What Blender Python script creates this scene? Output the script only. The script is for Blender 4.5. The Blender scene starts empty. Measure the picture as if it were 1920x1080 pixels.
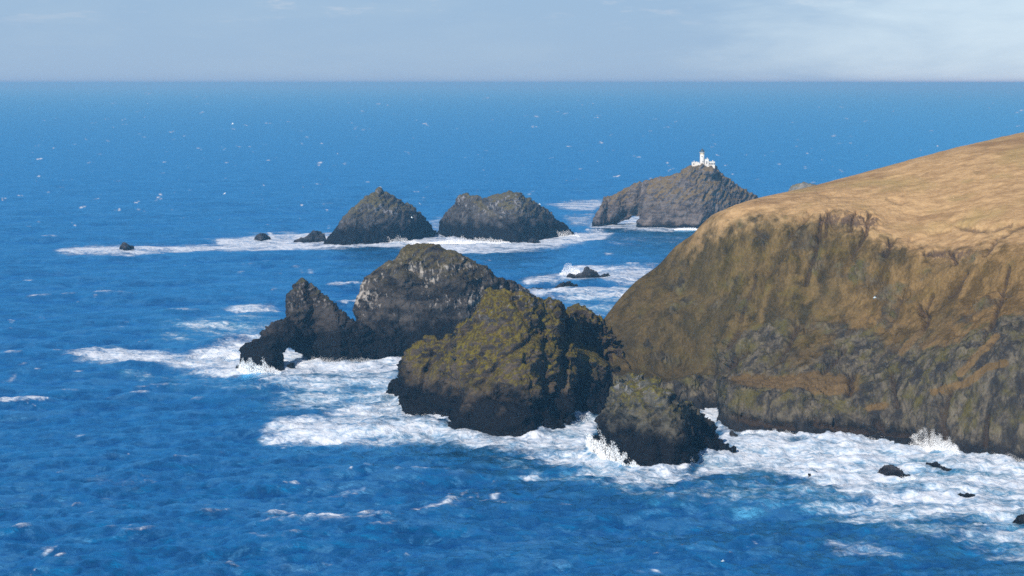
import bpy, math, random
import numpy as np

random.seed(7)
RNG = np.random.default_rng(11)
sc = bpy.context.scene
COL = sc.collection

# ------------------------------------------------------------------ camera maths
F = 80.0 / 36.0 * 1920.0            # focal length in photograph pixels
H = 130.0                           # eye height above the sea, metres
HORIZON = 155.5                     # true horizon row in the photograph
TH = math.atan((540.0 - HORIZON) / F)
CT, ST = math.cos(TH), math.sin(TH)
SUN_AZ = 206.0                      # degrees clockwise from the view direction (+y)
SUN_EL = 33.0


def ray(px, py):
    a = (px - 960.0) / F
    b = (540.0 - py) / F
    return np.array([a, CT + b * ST, -ST + b * CT])


def at_depth(px, py, D):
    d = ray(px, py)
    return np.array([0, 0, H]) + d * (D / d[1])


def at_sea(px, py, z=0.0):
    d = ray(px, py)
    return np.array([0, 0, H]) + d * ((z - H) / d[2])


def project(v):
    x = v[:, 0]; y = v[:, 1]; z = v[:, 2] - H
    dep = y * CT - z * ST
    dep = np.where(np.abs(dep) < 1e-3, 1e-3, dep)
    up = y * ST + z * CT
    return 960 + F * x / dep, 540 - F * up / dep, dep


# ------------------------------------------------------------------ noise
_perm = np.random.default_rng(3).permutation(256)
_perm = np.concatenate([_perm, _perm, _perm])
_g = np.random.default_rng(5).normal(size=(256, 3))
_g /= np.linalg.norm(_g, axis=1)[:, None]


def perlin(p):
    p = np.asarray(p, dtype=np.float64)
    i = np.floor(p).astype(np.int64)
    f = p - i
    i &= 255
    u = f * f * f * (f * (f * 6 - 15) + 10)
    out = 0
    for dx in (0, 1):
        wx = u[:, 0] if dx else 1 - u[:, 0]
        for dy in (0, 1):
            wy = u[:, 1] if dy else 1 - u[:, 1]
            for dz in (0, 1):
                wz = u[:, 2] if dz else 1 - u[:, 2]
                h = _perm[_perm[_perm[(i[:, 0] + dx) & 255] + ((i[:, 1] + dy) & 255)] + ((i[:, 2] + dz) & 255)]
                g = _g[h]
                out = out + wx * wy * wz * (g[:, 0] * (f[:, 0] - dx) + g[:, 1] * (f[:, 1] - dy) + g[:, 2] * (f[:, 2] - dz))
    return out * 1.5


def fbm(p, octv=4, gain=0.5, ridged=False):
    a = 1.0; s = 0; t = 0
    q = np.array(p, dtype=np.float64)
    for k in range(octv):
        n = perlin(q + 17.3 * k)
        if ridged:
            n = 1 - 2 * np.abs(n)
        s = s + a * n; t += a
        a *= gain; q = q * 2.03
    return s / t


def facets(p, seed=0):
    """broken blocks: every cell of a jittered lattice is a tilted plane"""
    p = np.asarray(p, float) + 13.7 * seed
    i = np.floor(p).astype(np.int64)
    best = np.full(len(p), 1e9); val = np.zeros(len(p))
    for dx in (-1, 0, 1):
        for dy in (-1, 0, 1):
            for dz in (-1, 0, 1):
                c = i + [dx, dy, dz]
                cc = c & 255
                h = _perm[_perm[_perm[cc[:, 0]] + cc[:, 1]] + cc[:, 2]]
                q = c + 0.5 + 0.42 * _g[h]
                r = p - q
                d = (r * r).sum(1)
                v = (r * _g[(h * 7 + 31) & 255]).sum(1) * 0.9 + 0.45 * _g[(h * 3 + 5) & 255, 0]
                m = d < best
                val = np.where(m, v, val); best = np.minimum(best, d)
    return val


def sstep(a, b, x):
    t = np.clip((x - a) / (b - a), 0, 1)
    return t * t * (3 - 2 * t)


# ------------------------------------------------------------------ object helpers
def tag(o, label=None, cat=None, group=None, kind=None):
    if label: o['label'] = label
    if cat: o['category'] = cat
    if group: o['group'] = group
    if kind: o['kind'] = kind
    return o


def empty(name, loc, label, cat, group=None, rz=0):
    o = bpy.data.objects.new(name, None)
    COL.objects.link(o)
    o.location = loc
    o.rotation_euler = (0, 0, rz)
    return tag(o, label, cat, group)


def np_mesh(name, verts, quads=None, tris=None, smooth=True):
    me = bpy.data.meshes.new(name)
    verts = np.asarray(verts, dtype=np.float32)
    loops = []; starts = []; tot = 0
    if quads is not None and len(quads):
        q = np.asarray(quads, dtype=np.int32)
        loops.append(q.ravel()); starts.append(np.arange(len(q)) * 4); tot = len(q) * 4
    if tris is not None and len(tris):
        t = np.asarray(tris, dtype=np.int32)
        loops.append(t.ravel()); starts.append(tot + np.arange(len(t)) * 3)
    loops = np.concatenate(loops).astype(np.int32); starts = np.concatenate(starts).astype(np.int32)
    me.vertices.add(len(verts)); me.vertices.foreach_set('co', verts.ravel())
    me.loops.add(len(loops)); me.loops.foreach_set('vertex_index', loops)
    me.polygons.add(len(starts)); me.polygons.foreach_set('loop_start', starts)
    me.update(calc_edges=True)
    me.validate()
    me.polygons.foreach_set('use_smooth', np.full(len(me.polygons), smooth, dtype=bool))
    return me


def obj(name, me, mat, parent=None, loc=None):
    o = bpy.data.objects.new(name, me)
    COL.objects.link(o)
    if mat is not None:
        me.materials.append(mat)
    if parent is not None:
        o.parent = parent
    if loc is not None:
        o.location = loc
    return o


class MB:
    """collects simple solids, then becomes one mesh"""
    def __init__(s): s.v = []; s.f = []

    def add(s, vs, fs):
        n = len(s.v); s.v += [tuple(v) for v in vs]; s.f += [tuple(i + n for i in f) for f in fs]

    def box(s, x0, x1, y0, y1, z0, z1):
        s.add([(x0, y0, z0), (x1, y0, z0), (x1, y1, z0), (x0, y1, z0), (x0, y0, z1), (x1, y0, z1), (x1, y1, z1), (x0, y1, z1)],
              [(0, 3, 2, 1), (4, 5, 6, 7), (0, 1, 5, 4), (1, 2, 6, 5), (2, 3, 7, 6), (3, 0, 4, 7)])

    def lathe(s, prof, n=24, cx=0, cy=0):
        vs = []; fs = []
        for (r, z) in prof:
            for i in range(n):
                a = 2 * math.pi * i / n
                vs.append((cx + r * math.cos(a), cy + r * math.sin(a), z))
        for k in range(len(prof) - 1):
            for i in range(n):
                j = (i + 1) % n
                fs.append((k * n + i, k * n + j, (k + 1) * n + j, (k + 1) * n + i))
        fs.append(tuple(range(n - 1, -1, -1)))
        fs.append(tuple((len(prof) - 1) * n + i for i in range(n)))
        s.add(vs, fs)

    def mesh(s, name, smooth=False):
        me = bpy.data.meshes.new(name)
        me.from_pydata(s.v, [], s.f)
        me.update()
        if smooth:
            me.polygons.foreach_set('use_smooth', np.ones(len(me.polygons), dtype=bool))
        return me


# ------------------------------------------------------------------ shader helpers
class NT:
    def __init__(s, tree): s.t = tree; s.N = tree.nodes; s.L = tree.links

    def new(s, typ, **kw):
        n = s.N.new(typ)
        for k, v in kw.items(): setattr(n, k, v)
        return n

    def put(s, sock, v):
        if isinstance(v, (int, float)): sock.default_value = v
        elif isinstance(v, (tuple, list)):
            sock.default_value = (tuple(v) + (1.0,))[:len(sock.default_value)] if len(sock.default_value) == 4 else tuple(v)
        else: s.L.new(v, sock)

    def math(s, op, a, b=0.0, c=None, clamp=False):
        n = s.new('ShaderNodeMath', operation=op, use_clamp=clamp)
        s.put(n.inputs[0], a); s.put(n.inputs[1], b)
        if c is not None: s.put(n.inputs[2], c)
        return n.outputs[0]

    def mix(s, f, a, b):
        n = s.new('ShaderNodeMix', data_type='RGBA')
        s.put(n.inputs[0], f); s.put(n.inputs[6], a); s.put(n.inputs[7], b)
        return n.outputs[2]

    def step(s, x, a, b):
        n = s.new('ShaderNodeMapRange', interpolation_type='SMOOTHSTEP')
        s.put(n.inputs[0], x); s.put(n.inputs[1], a); s.put(n.inputs[2], b)
        n.inputs[3].default_value = 0; n.inputs[4].default_value = 1
        return n.outputs[0]

    def noise(s, vec, scale, detail=5, rough=0.55, dist=0.0):
        n = s.new('ShaderNodeTexNoise')
        s.put(n.inputs['Vector'], vec)
        n.inputs['Scale'].default_value = scale; n.inputs['Detail'].default_value = detail
        n.inputs['Roughness'].default_value = rough; n.inputs['Distortion'].default_value = dist
        return n.outputs['Fac']

    def mapping(s, vec, rot=(0, 0, 0), scale=(1, 1, 1)):
        n = s.new('ShaderNodeMapping')
        s.put(n.inputs[0], vec)
        n.inputs['Rotation'].default_value = rot; n.inputs['Scale'].default_value = scale
        return n.outputs[0]

    def attr(s, name):
        return s.new('ShaderNodeAttribute', attribute_name=name).outputs['Fac']


def new_mat(name):
    m = bpy.data.materials.new(name)
    m.use_nodes = True
    nt = NT(m.node_tree)
    b = m.node_tree.nodes['Principled BSDF']
    return m, nt, b


def geo(nt):
    g = nt.new('ShaderNodeNewGeometry')
    sp = nt.new('ShaderNodeSeparateXYZ'); nt.L.new(g.outputs['Position'], sp.inputs[0])
    sn = nt.new('ShaderNodeSeparateXYZ'); nt.L.new(g.outputs['Normal'], sn.inputs[0])
    return g.outputs['Position'], sp.outputs, sn.outputs


def plain(name, col, rough=0.6, metal=0.0, var=0.15, scale=2.0):
    m, nt, b = new_mat(name)
    P, p, n = geo(nt)
    k = nt.noise(P, scale, 4)
    c2 = tuple(c * (1 - var) for c in col)
    nt.put(b.inputs['Base Color'], nt.mix(k, col, c2))
    b.inputs['Roughness'].default_value = rough
    b.inputs['Metallic'].default_value = metal
    return m


def rock_mat(name, dark=(0.022, 0.021, 0.023), light=(0.10, 0.095, 0.095), moss=(0.10, 0.085, 0.012), moss2=(0.06, 0.045, 0.012),
             moss_amt=0.0, moss_z=12.0, guano=0.0, guano_z=(15, 40), guano_col=(0.42, 0.40, 0.40), wet=9.0, wet_soft=7.0,
             strata=(0.0, 0.7, 0.0), sc_=1.0, attr_moss=False):
    m, nt, b = new_mat(name)
    P, p, n = geo(nt)
    n1 = nt.noise(P, 0.10 * sc_, 7, 0.62)
    n2 = nt.noise(P, 0.55 * sc_, 6, 0.65)
    st = nt.noise(nt.mapping(P, strata, (0.25, 0.25, 1.6)), 0.22 * sc_, 6, 0.65, 0.3)
    f = nt.math('ADD', nt.math('MULTIPLY', n1, 0.45), nt.math('MULTIPLY', st, 0.40))
    f = nt.math('ADD', f, nt.math('MULTIPLY', n2, 0.25))
    col = nt.mix(nt.step(f, 0.46, 0.64), dark, light)
    # guano and pale lichen in streaks running down the face
    if guano > 0:
        gs = nt.noise(nt.mapping(P, (0, strata[1] * 0.35, 0), (1.2, 1.2, 0.45)), 0.42 * sc_, 6, 0.68)
        gb = nt.noise(P, 0.06 * sc_, 3)
        ga = nt.math('MULTIPLY', nt.step(p[2], guano_z[0], guano_z[1]), guano)
        g = nt.math('ADD', gs, nt.math('MULTIPLY', nt.math('SUBTRACT', gb, 0.5), 0.7))
        g = nt.math('MULTIPLY', nt.step(g, 0.55, 0.68), ga)
        col = nt.mix(g, col, guano_col)
    if moss_amt > 0:
        mn = nt.noise(P, 0.095 * sc_, 8, 0.66)
        mv = nt.noise(nt.mapping(P, (0, 0, 0), (1.5, 1.5, 0.5)), 0.5 * sc_, 5, 0.65)
        up = nt.math('ADD', nt.math('MULTIPLY', n[2], 0.85), -0.14)
        q = nt.math('ADD', nt.math('ADD', up, mn), nt.math('MULTIPLY', mv, 0.3))
        q = nt.math('ADD', q, moss_amt - 1.0)
        q = nt.math('MULTIPLY', nt.step(q, 0.14, 0.30), nt.step(p[2], moss_z * 0.55, moss_z * 1.3))
        mcol = nt.mix(nt.step(mv, 0.42, 0.62), moss2, moss)
        mcol = nt.mix(nt.step(n2, 0.5, 0.75), mcol, (0.13, 0.09, 0.035))
        col = nt.mix(q, col, mcol)
    # black tidal zone
    zz = nt.math('ADD', p[2], nt.math('MULTIPLY', nt.math('SUBTRACT', n1, 0.5), wet_soft * 2.6))
    w = nt.math('SUBTRACT', 1.0, nt.step(zz, wet - wet_soft * 0.5, wet + wet_soft * 0.5))
    blk = nt.mix(n2, (0.003, 0.0035, 0.005), (0.011, 0.0105, 0.012))
    col = nt.mix(w, col, blk)
    nt.put(b.inputs['Base Color'], col)
    nt.put(b.inputs['Roughness'], nt.math('SUBTRACT', 0.92, nt.math('MULTIPLY', w, 0.25)))
    b.inputs['Specular IOR Level'].default_value = 0.05
    bm = nt.new('ShaderNodeBump')
    bm.inputs['Strength'].default_value = 0.9; bm.inputs['Distance'].default_value = 1.3
    hgt = nt.math('ADD', nt.math('MULTIPLY', n2, 1.0), nt.math('MULTIPLY', st, 0.8))
    nt.L.new(hgt, bm.inputs['Height']); nt.L.new(bm.outputs[0], b.inputs['Normal'])
    return m


# ------------------------------------------------------------------ lofting rock bodies
def resample(pts, n, wy=0.45):
    pts = np.asarray(pts, float)
    d = np.hypot(np.diff(pts[:, 0]), wy * np.diff(pts[:, 1]))
    t = np.concatenate([[0], np.cumsum(np.maximum(d, 1e-6))]); t /= t[-1]
    u = np.linspace(0, 1, n)
    return np.stack([np.interp(u, t, pts[:, k]) for k in range(pts.shape[1])], 1)


DFIX = 1.0


def pts3(line, D=None):
    """image points to world: (px,py) lie on the sea, (px,py,D) at their own distance"""
    out = []
    for q in line:
        w = at_sea(q[0], q[1]) if len(q) == 2 else at_depth(*q)
        out.append((q[0], q[1], w[0], w[1], w[2]))
    return out


def loft(base, ridge, k=0.6, back=0.8, n=120, m=26, conv=1.5, addD=0.0, sink=-6.0, minback=4.0):
    """closed body between a front foot line and a crest line; the crest lies k metres further back per metre of height"""
    B = resample(pts3(base), n)
    bx = np.array([q[0] for q in pts3(base)]); by = np.array([q[3] for q in pts3(base)])
    o = np.argsort(bx)
    R = []
    for q in ridge:
        if len(q) == 3:
            w = at_depth(*q)
        else:
            Db = np.interp(q[0], bx[o], by[o]) + addD
            D = Db
            for _ in range(12):
                D = Db + k * max(0.0, at_depth(q[0], q[1], D)[2])
            w = at_depth(q[0], q[1], D)
        R.append((q[0], q[1], w[0], w[1], w[2]))
    R = resample(R, n)
    bw = B[:, 2:5]; rw = R[:, 2:5]
    cx = rw[:, 0].mean()
    rows = []
    low = np.where(bw[:, 2] > 1.0, bw[:, 2], sink)
    r0 = bw.copy(); r0[:, 2] = low; r0[:, 1] -= np.where(bw[:, 2] > 1.0, 0, 1.5)
    rows.append(r0)
    for s in np.linspace(0, 1, m):
        q = bw * (1 - s) + rw * s
        zf = 1 - (1 - s) ** conv
        q[:, 2] = bw[:, 2] * (1 - zf) + rw[:, 2] * zf
        rows.append(q)
    bk = rw.copy()
    hgt = np.maximum(rw[:, 2], 0)
    bk[:, 1] = np.maximum(rw[:, 1] + back * hgt, bw[:, 1]) + minback
    bk[:, 0] = cx + (rw[:, 0] - cx) * 0.94
    bk[:, 2] = low
    for s in np.linspace(0, 1, 14)[1:]:
        q = rw * (1 - s) + bk * s
        zf = s ** conv
        q[:, 2] = rw[:, 2] * (1 - zf) + bk[:, 2] * zf
        rows.append(q)
    V = np.array(rows)                      # rows x n x 3
    nr = V.shape[0]
    vs = V.reshape(-1, 3)
    quads = []
    for r in range(nr):
        r2 = (r + 1) % nr
        a = np.arange(n - 1)
        quads.append(np.stack([r * n + a, r * n + a + 1, r2 * n + a + 1, r2 * n + a], 1))
    quads = np.concatenate(quads)
    c0 = len(vs); c1 = c0 + 1
    vs = np.concatenate([vs, [V[:, 0].mean(0)], [V[:, -1].mean(0)]])
    tris = []
    for r in range(nr):
        r2 = (r + 1) % nr
        tris.append((c0, r * n, r2 * n)); tris.append((c1, r2 * n + n - 1, r * n + n - 1))
    return vs, quads, np.array(tris)


def ellipsoid(px, py, D, rx, ry, rz, n=24):
    c = at_depth(px, py, D)
    vs = []; 
    for i in range(n + 1):
        a = math.pi * i / n
        for j in range(n):
            t = 2 * math.pi * j / n
            vs.append((c[0] + rx * math.sin(a) * math.cos(t), c[1] + ry * math.sin(a) * math.sin(t), c[2] + rz * math.cos(a)))
    q = []
    for i in range(n):
        for j in range(n):
            q.append((i * n + j, i * n + (j + 1) % n, (i + 1) * n + (j + 1) % n, (i + 1) * n + j))
    return np.array(vs), np.array(q), np.zeros((0, 3), int)


def union(parts, voxel):
    vs = []; qs = []; ts = []; n = 0
    for v, q, t in parts:
        vs.append(v); qs.append(q + n)
        if len(t): ts.append(t + n)
        n += len(v)
    me = np_mesh('raw', np.concatenate(vs), np.concatenate(qs), np.concatenate(ts) if ts else None)
    o = bpy.data.objects.new('raw', me); COL.objects.link(o)
    md = o.modifiers.new('r', 'REMESH'); md.mode = 'VOXEL'; md.voxel_size = voxel
    dg = bpy.context.evaluated_depsgraph_get()
    ev = o.evaluated_get(dg)
    out = bpy.data.meshes.new_from_object(ev)
    bpy.data.objects.remove(o); bpy.data.meshes.remove(me)
    return out


def seg_dist(px, py, line):
    """pixel distance to a polyline, and the value of t along it"""
    best = np.full(px.shape, 1e9)
    for (x0, y0), (x1, y1) in zip([l[:2] for l in line[:-1]], [l[:2] for l in line[1:]]):
        dx, dy = x1 - x0, y1 - y0
        L = dx * dx + dy * dy + 1e-9
        t = np.clip(((px - x0) * dx + (py - y0) * dy) / L, 0, 1)
        best = np.minimum(best, np.hypot(px - x0 - t * dx, py - y0 - t * dy))
    return best


def rough(me, amp=1.6, scale=14.0, strata=(35, 0), s_amp=0.9, s_scale=5.0, carves=(), fine=0.5, seed=0, spike=0.0, block=1.7):
    """weather a rock: broad buttresses, dipping strata, fine breakage, and carved clefts"""
    n = len(me.vertices)
    co = np.empty(n * 3, np.float32); me.vertices.foreach_get('co', co); co = co.reshape(-1, 3).astype(float)
    no = np.empty(n * 3, np.float32); me.vertices.foreach_get('normal', no); no = no.reshape(-1, 3).astype(float)
    p = co + seed * 31.7
    d = amp * fbm(p / scale, 4, 0.5)
    d += 0.5 * amp * (fbm(p * [1.6, 1, 0.55] / scale + 9.1, 4, 0.5, ridged=True) - 0.2)
    a = math.radians(strata[0])
    u = co[:, 0] * math.sin(a) + co[:, 2] * math.cos(a)            # across the beds
    w = co[:, 0] * math.cos(a) - co[:, 2] * math.sin(a)
    q = np.stack([u / s_scale, w / (s_scale * 7), co[:, 1] / (s_scale * 3)], 1) + seed
    d += s_amp * fbm(q, 4, 0.6, ridged=True)
    d += fine * 1.5 * fbm(p / 3.0, 4, 0.65) + 0.45 * amp * (fbm(p * [1, 1, 0.6] / (scale * 0.42) + 3.7, 4, 0.6, ridged=True) - 0.2)
    bed = np.stack([w * 0.55, co[:, 1] * 0.8, u * 1.25], 1)
    bed = bed + 0.8 * np.stack([fbm(p / 6.0, 2), fbm(p / 6.0 + 5, 2), fbm(p / 6.0 + 9, 2)], 1)
    d += block * (1.0 * facets(bed / (scale * 0.95), seed + 7) + 0.9 * facets(bed / (scale * 0.45), seed) + 0.5 * facets(bed / (scale * 0.2), seed + 3))
    d -= 0.9 * np.median(d)
    fade = sstep(-6, 1, co[:, 2]) * 0.8 + 0.2
    co2 = co + no * (d * fade)[:, None]
    if spike:
        co2[:, 2] += spike * np.maximum(0, fbm(p * [1, 1, 0.15] / 3.0, 3)) * sstep(0.2, 0.8, no[:, 2])
    if carves:
        px, py, dep = project(co2)
        for c in carves:
            line, rad, depth = c[:3]
            dd = seg_dist(px, py, line)
            dd = dd + rad * 0.5 * fbm(p / 4.0, 3)
            kk = np.exp(-(np.maximum(dd, 0) / rad) ** 2) * sstep(0.25, -0.1, no[:, 1])
            co2[:, 1] += depth * kk
            co2[:, 2] -= 0.3 * abs(depth) * kk * (1 if depth > 0 else -0.3)
    me.vertices.foreach_set('co', co2.astype(np.float32).ravel())
    me.update()
    me.polygons.foreach_set('use_smooth', np.ones(len(me.polygons), dtype=bool))
    return co2


def settle(name, me, mat, label, cat, group=None, kind=None):
    """put the object's origin at the middle of its foot"""
    n = len(me.vertices)
    co = np.empty(n * 3, np.float32); me.vertices.foreach_get('co', co); co = co.reshape(-1, 3)
    c = np.array([co[:, 0].mean(), co[:, 1].mean(), 0.0], np.float32)
    me.vertices.foreach_set('co', (co - c).ravel())
    me.name = name
    o = obj(name, me, mat, None, tuple(float(v) for v in c))
    me.update()
    return tag(o, label, cat, group, kind)


STACKS = 'sea stacks off the headland'
ROCKS = 'low black rocks awash in the surf'
FEET = []      # foot lines (photo pixels) where the surf climbs the rocks

# ---- far left cone
A_base = [(606, 460), (640, 461), (690, 459), (740, 456), (775, 452), (821, 441)]
A_ridge = [(606, 459), (625, 429), (640, 410), (659, 391), (677, 376), (696, 362), (704, 359), (707, 352), (712, 351), (717, 354), (722, 360),
           (737, 367), (756, 378), (779, 391), (797, 409), (811, 426), (820, 440)]
me = union([loft(A_base, A_ridge, k=0.75, back=0.8)], 0.9)
rough(me, 1.3, 13, (-40, 0), 1.9, 6, seed=1, fine=0.5, block=1.1)
m_far = rock_mat('far_stack_rock', dark=(0.030, 0.028, 0.030), light=(0.070, 0.066, 0.066), guano=0.7, guano_z=(12, 28), guano_col=(0.30, 0.29, 0.30),
                 wet=15, wet_soft=11, strata=(0, -0.7, 0), moss_amt=0.25, moss_z=25, moss=(0.10, 0.09, 0.05), moss2=(0.07, 0.065, 0.04))
settle('sea_stack', me, m_far, 'conical dark grey sea stack with a knob on its tip in the far surf line', 'sea stack', STACKS)
FEET.append((A_base, 3.0, 1.6))

# ---- far twin-humped stack
B_base = [(822, 440), (850, 447), (890, 452), (930, 455), (970, 456), (1010, 452), (1050, 446), (1080, 440)]
B_ridge = [(823, 439), (823, 417), (831, 401), (850, 385), (855, 379), (857, 369), (863, 367), (872, 363), (887, 367), (893, 366), (904, 374), (915, 370), (925, 365),
           (938, 360), (955, 358), (977, 363), (1000, 376), (1030, 397), (1052, 416), (1071, 431), (1080, 439)]
me = union([loft(B_base, B_ridge, k=0.75, back=0.8)], 0.9)
rough(me, 1.2, 13, (-38, 0), 2.0, 6, seed=2, block=1.1, carves=[([(900, 376), (940, 405), (985, 440)], 7, 5.0)])
settle('sea_stack', me, m_far, 'twin-humped grey sea stack streaked white between its two tops', 'sea stack', STACKS)
FEET.append((B_base, 3.0, 1.6))

# ---- lighthouse island with arch
M_base = [(1109, 426), (1125, 427), (1143, 425), (1146, 416, 2055), (1160, 414, 2060), (1177, 412, 2066), (1181, 401, 2066), (1190, 399, 2066), (1200, 401, 2062), (1202, 414, 2058), (1199, 425), (1196, 427), (1230, 428), (1270, 428), (1310, 428), (1360, 424), (1425, 418)]
M_ridge = [(1109, 425), (1113, 411), (1117, 401), (1122, 396), (1127, 382), (1132, 369), (1143, 367), (1153, 367), (1162, 362), (1170, 356), (1182, 350), (1194, 345), (1208, 340), (1223, 335), (1240, 332), (1255, 330),
           (1268, 326), (1279, 323), (1286, 317), (1292, 313), (1298, 311), (1320, 309), (1341, 310), (1347, 315), (1351, 320), (1363, 334), (1380, 344), (1399, 356), (1418, 367), (1445, 390), (1470, 414)]
me = union([loft(M_base, M_ridge, k=0.55, back=0.7, n=260, m=30), ellipsoid(1318, 322, 2082, 14.0, 12.0, 5.2)], 0.9)
rough(me, 1.3, 14, (-50, 0), 2.6, 7, seed=3, block=1.1, carves=[([(1205, 352), (1195, 390), (1190, 425)], 6, 5.0), ([(1345, 320), (1385, 380)], 5, 4), ([(1200, 395), (1172, 400), (1150, 416)], 7, 10)])
m_light = rock_mat('lighthouse_rock', dark=(0.045, 0.040, 0.042), light=(0.145, 0.122, 0.110), guano=0.35, guano_z=(20, 40), guano_col=(0.33, 0.30, 0.28),
                   wet=4, wet_soft=4, strata=(0, -0.85, 0), moss_amt=0.30, moss_z=22, moss=(0.16, 0.12, 0.06), moss2=(0.11, 0.085, 0.055))
settle('sea_stack', me, m_light, 'long brown sea stack carrying the white lighthouse, pierced by a low arch', 'sea stack', STACKS)
FEET.append(([(1109, 426), (1143, 426), (1195, 428), (1230, 429), (1310, 429)], 2.5, 0.9))

# ---- big guano-spotted stack
C_base = [(690, 672), (730, 674), (770, 668), (820, 668), (880, 664), (940, 655), (1000, 640), (1060, 620)]
C_ridge = [(684, 668), (672, 640), (666, 597), (662, 574), (665, 562), (672, 549), (679, 530), (688, 520), (700, 511), (712, 500), (726, 491), (749, 474), (758, 466), (767, 459), (779, 455), (805, 457),
           (831, 466), (861, 479), (899, 496), (922, 507), (944, 519), (974, 534), (1003, 549), (1035, 580), (1062, 618)]
me = union([loft(C_base, C_ridge, k=0.62, back=0.7, n=180, m=36, conv=1.7)], 0.75)
rough(me, 1.4, 15, (-35, 0), 1.3, 6, seed=4, block=1.0, carves=[([(700, 560), (720, 620), (735, 665)], 14, 3), ([(760, 500), (870, 560)], 6, 2.2), ([(720, 520), (830, 600)], 6, 2.0)])
m_c = rock_mat('spotted_rock', dark=(0.016, 0.015, 0.016), light=(0.066, 0.058, 0.053), guano=0.9, guano_z=(14, 26), guano_col=(0.34, 0.31, 0.28),
               wet=15, wet_soft=10, strata=(0, -0.6, 0), moss_amt=0.30, moss_z=45, moss=(0.10, 0.085, 0.03), moss2=(0.06, 0.05, 0.025))
settle('sea_stack', me, m_c, 'largest rounded dark sea stack, spotted with white guano, behind the pointed one', 'sea stack', STACKS)

# ---- pointed stack with the sea arch
D_base = [(512, 650, 1045), (527, 657, 1045), (545, 651, 1045), (552, 656, 1049), (569, 666, 1053), (595, 676), (640, 683), (677, 678), (720, 672), (765, 668)]
D_ridge = [(507, 640, 1045), (512, 635, 1045), (524, 626, 1047), (535, 616, 1049), (539, 598, 1055), (536, 582, 1059), (539, 566, 1061), (550, 546, 1065), (555, 533, 1067), (560, 525, 1069), (566, 521, 1069), (572, 525, 1070), (580, 530, 1071),
           (602, 546, 1071), (614, 556, 1071), (625, 565, 1071), (644, 582, 1071), (666, 600, 1071), (700, 625, 1071), (735, 648, 1070), (768, 666, 1067)]
L_base = [(443, 697), (470, 701), (500, 703), (525, 699), (535, 693)]
L_ridge = [(443, 694), (446, 684), (455, 680), (462, 678), (462, 668), (475, 657), (484, 650), (490, 644), (499, 642), (506, 637), (516, 635), (528, 645), (527, 657), (522, 668), (527, 678), (536, 692)]
me = union([loft(D_base, D_ridge, k=0.5, back=0.45, n=160, m=30), loft(L_base, L_ridge, k=0.35, back=0.5, n=80, m=16, minback=12, addD=8),
            ellipsoid(506, 647, 1042, 6.0, 6.0, 4.2), ellipsoid(516, 640, 1046, 7.0, 7.0, 6.0), ellipsoid(527, 628, 1050, 7.0, 7.0, 7.0), ellipsoid(480, 668, 1030, 7.5, 6.0, 6.0), ellipsoid(497, 657, 1038, 6.0, 6.0, 4.5),
            loft([(536, 693), (548, 695), (558, 692)], [(537, 691), (541, 680), (547, 677), (553, 681), (558, 691)], k=0.3, back=0.5, n=30, m=10)], 0.55)
rough(me, 0.9, 10, (-35, 0), 0.8, 4.5, seed=5, fine=0.5, block=1.3)
m_d = rock_mat('dark_wet_rock', dark=(0.014, 0.013, 0.014), light=(0.050, 0.043, 0.040), guano=0.7, guano_z=(22, 28), guano_col=(0.24, 0.215, 0.20),
               wet=16, wet_soft=9, strata=(0, -0.6, 0), moss_amt=0.12, moss_z=30, moss=(0.06, 0.06, 0.025), moss2=(0.04, 0.04, 0.02))
settle('sea_stack', me, m_d, 'pointed dark sea stack leaning over a small sea arch at its left foot', 'sea stack', STACKS)
FEET.append(([(443, 697), (500, 703), (535, 695), (560, 680), (595, 678), (640, 684), (690, 676), (765, 668)], 4.5, 2.2))

# ---- mossy knoll joined to the headland
E_base = [(717, 740), (735, 738), (756, 745), (757, 779), (790, 783), (842, 796), (850, 805), (880, 810), (906, 812), (940, 814), (970, 818), (1000, 817), (1012, 809), (1060, 803), (1072, 797),
          (1066, 782), (1100, 783), (1135, 776), (1185, 768)]
E_ridge = [(719, 736), (741, 711), (752, 697), (752, 675), (763, 664), (775, 659), (792, 645), (809, 636), (820, 639), (829, 639), (839, 629), (857, 614), (870, 606), (884, 599), (889, 590), (891, 578), (899, 561), (914, 548), (926, 544), (940, 541),
           (962, 540), (980, 545), (1000, 553), (1015, 564), (1025, 565), (1045, 575), (1066, 588), (1075, 594), (1100, 598), (1124, 602), (1145, 622), (1170, 660), (1190, 700), (1196, 740)]
S_base = [(1062, 606, 916), (1080, 612, 914), (1105, 614, 914), (1130, 610, 917)]
S_ridge = [(1062, 592, 919), (1070, 584, 919), (1076, 576, 919), (1082, 571, 919), (1087, 569, 919), (1093, 574, 919), (1101, 580, 919), (1112, 588, 919), (1122, 597, 919), (1131, 606, 919)]
B1_base = [(845, 806), (870, 810), (906, 814), (940, 816), (972, 820), (1002, 818)]
B1_ridge = [(846, 800), (850, 775), (856, 745), (868, 725), (890, 724), (920, 740), (945, 762), (975, 785), (1002, 812)]
me = union([loft(E_base, E_ridge, k=0.82, back=0.55, n=220, m=44, conv=1.3), loft(S_base, S_ridge, k=0.3, back=0.4, n=40, m=10, sink=10, minback=5),
            loft(B1_base, B1_ridge, k=0.7, back=0.5, n=60, m=16)], 0.48)
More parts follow.
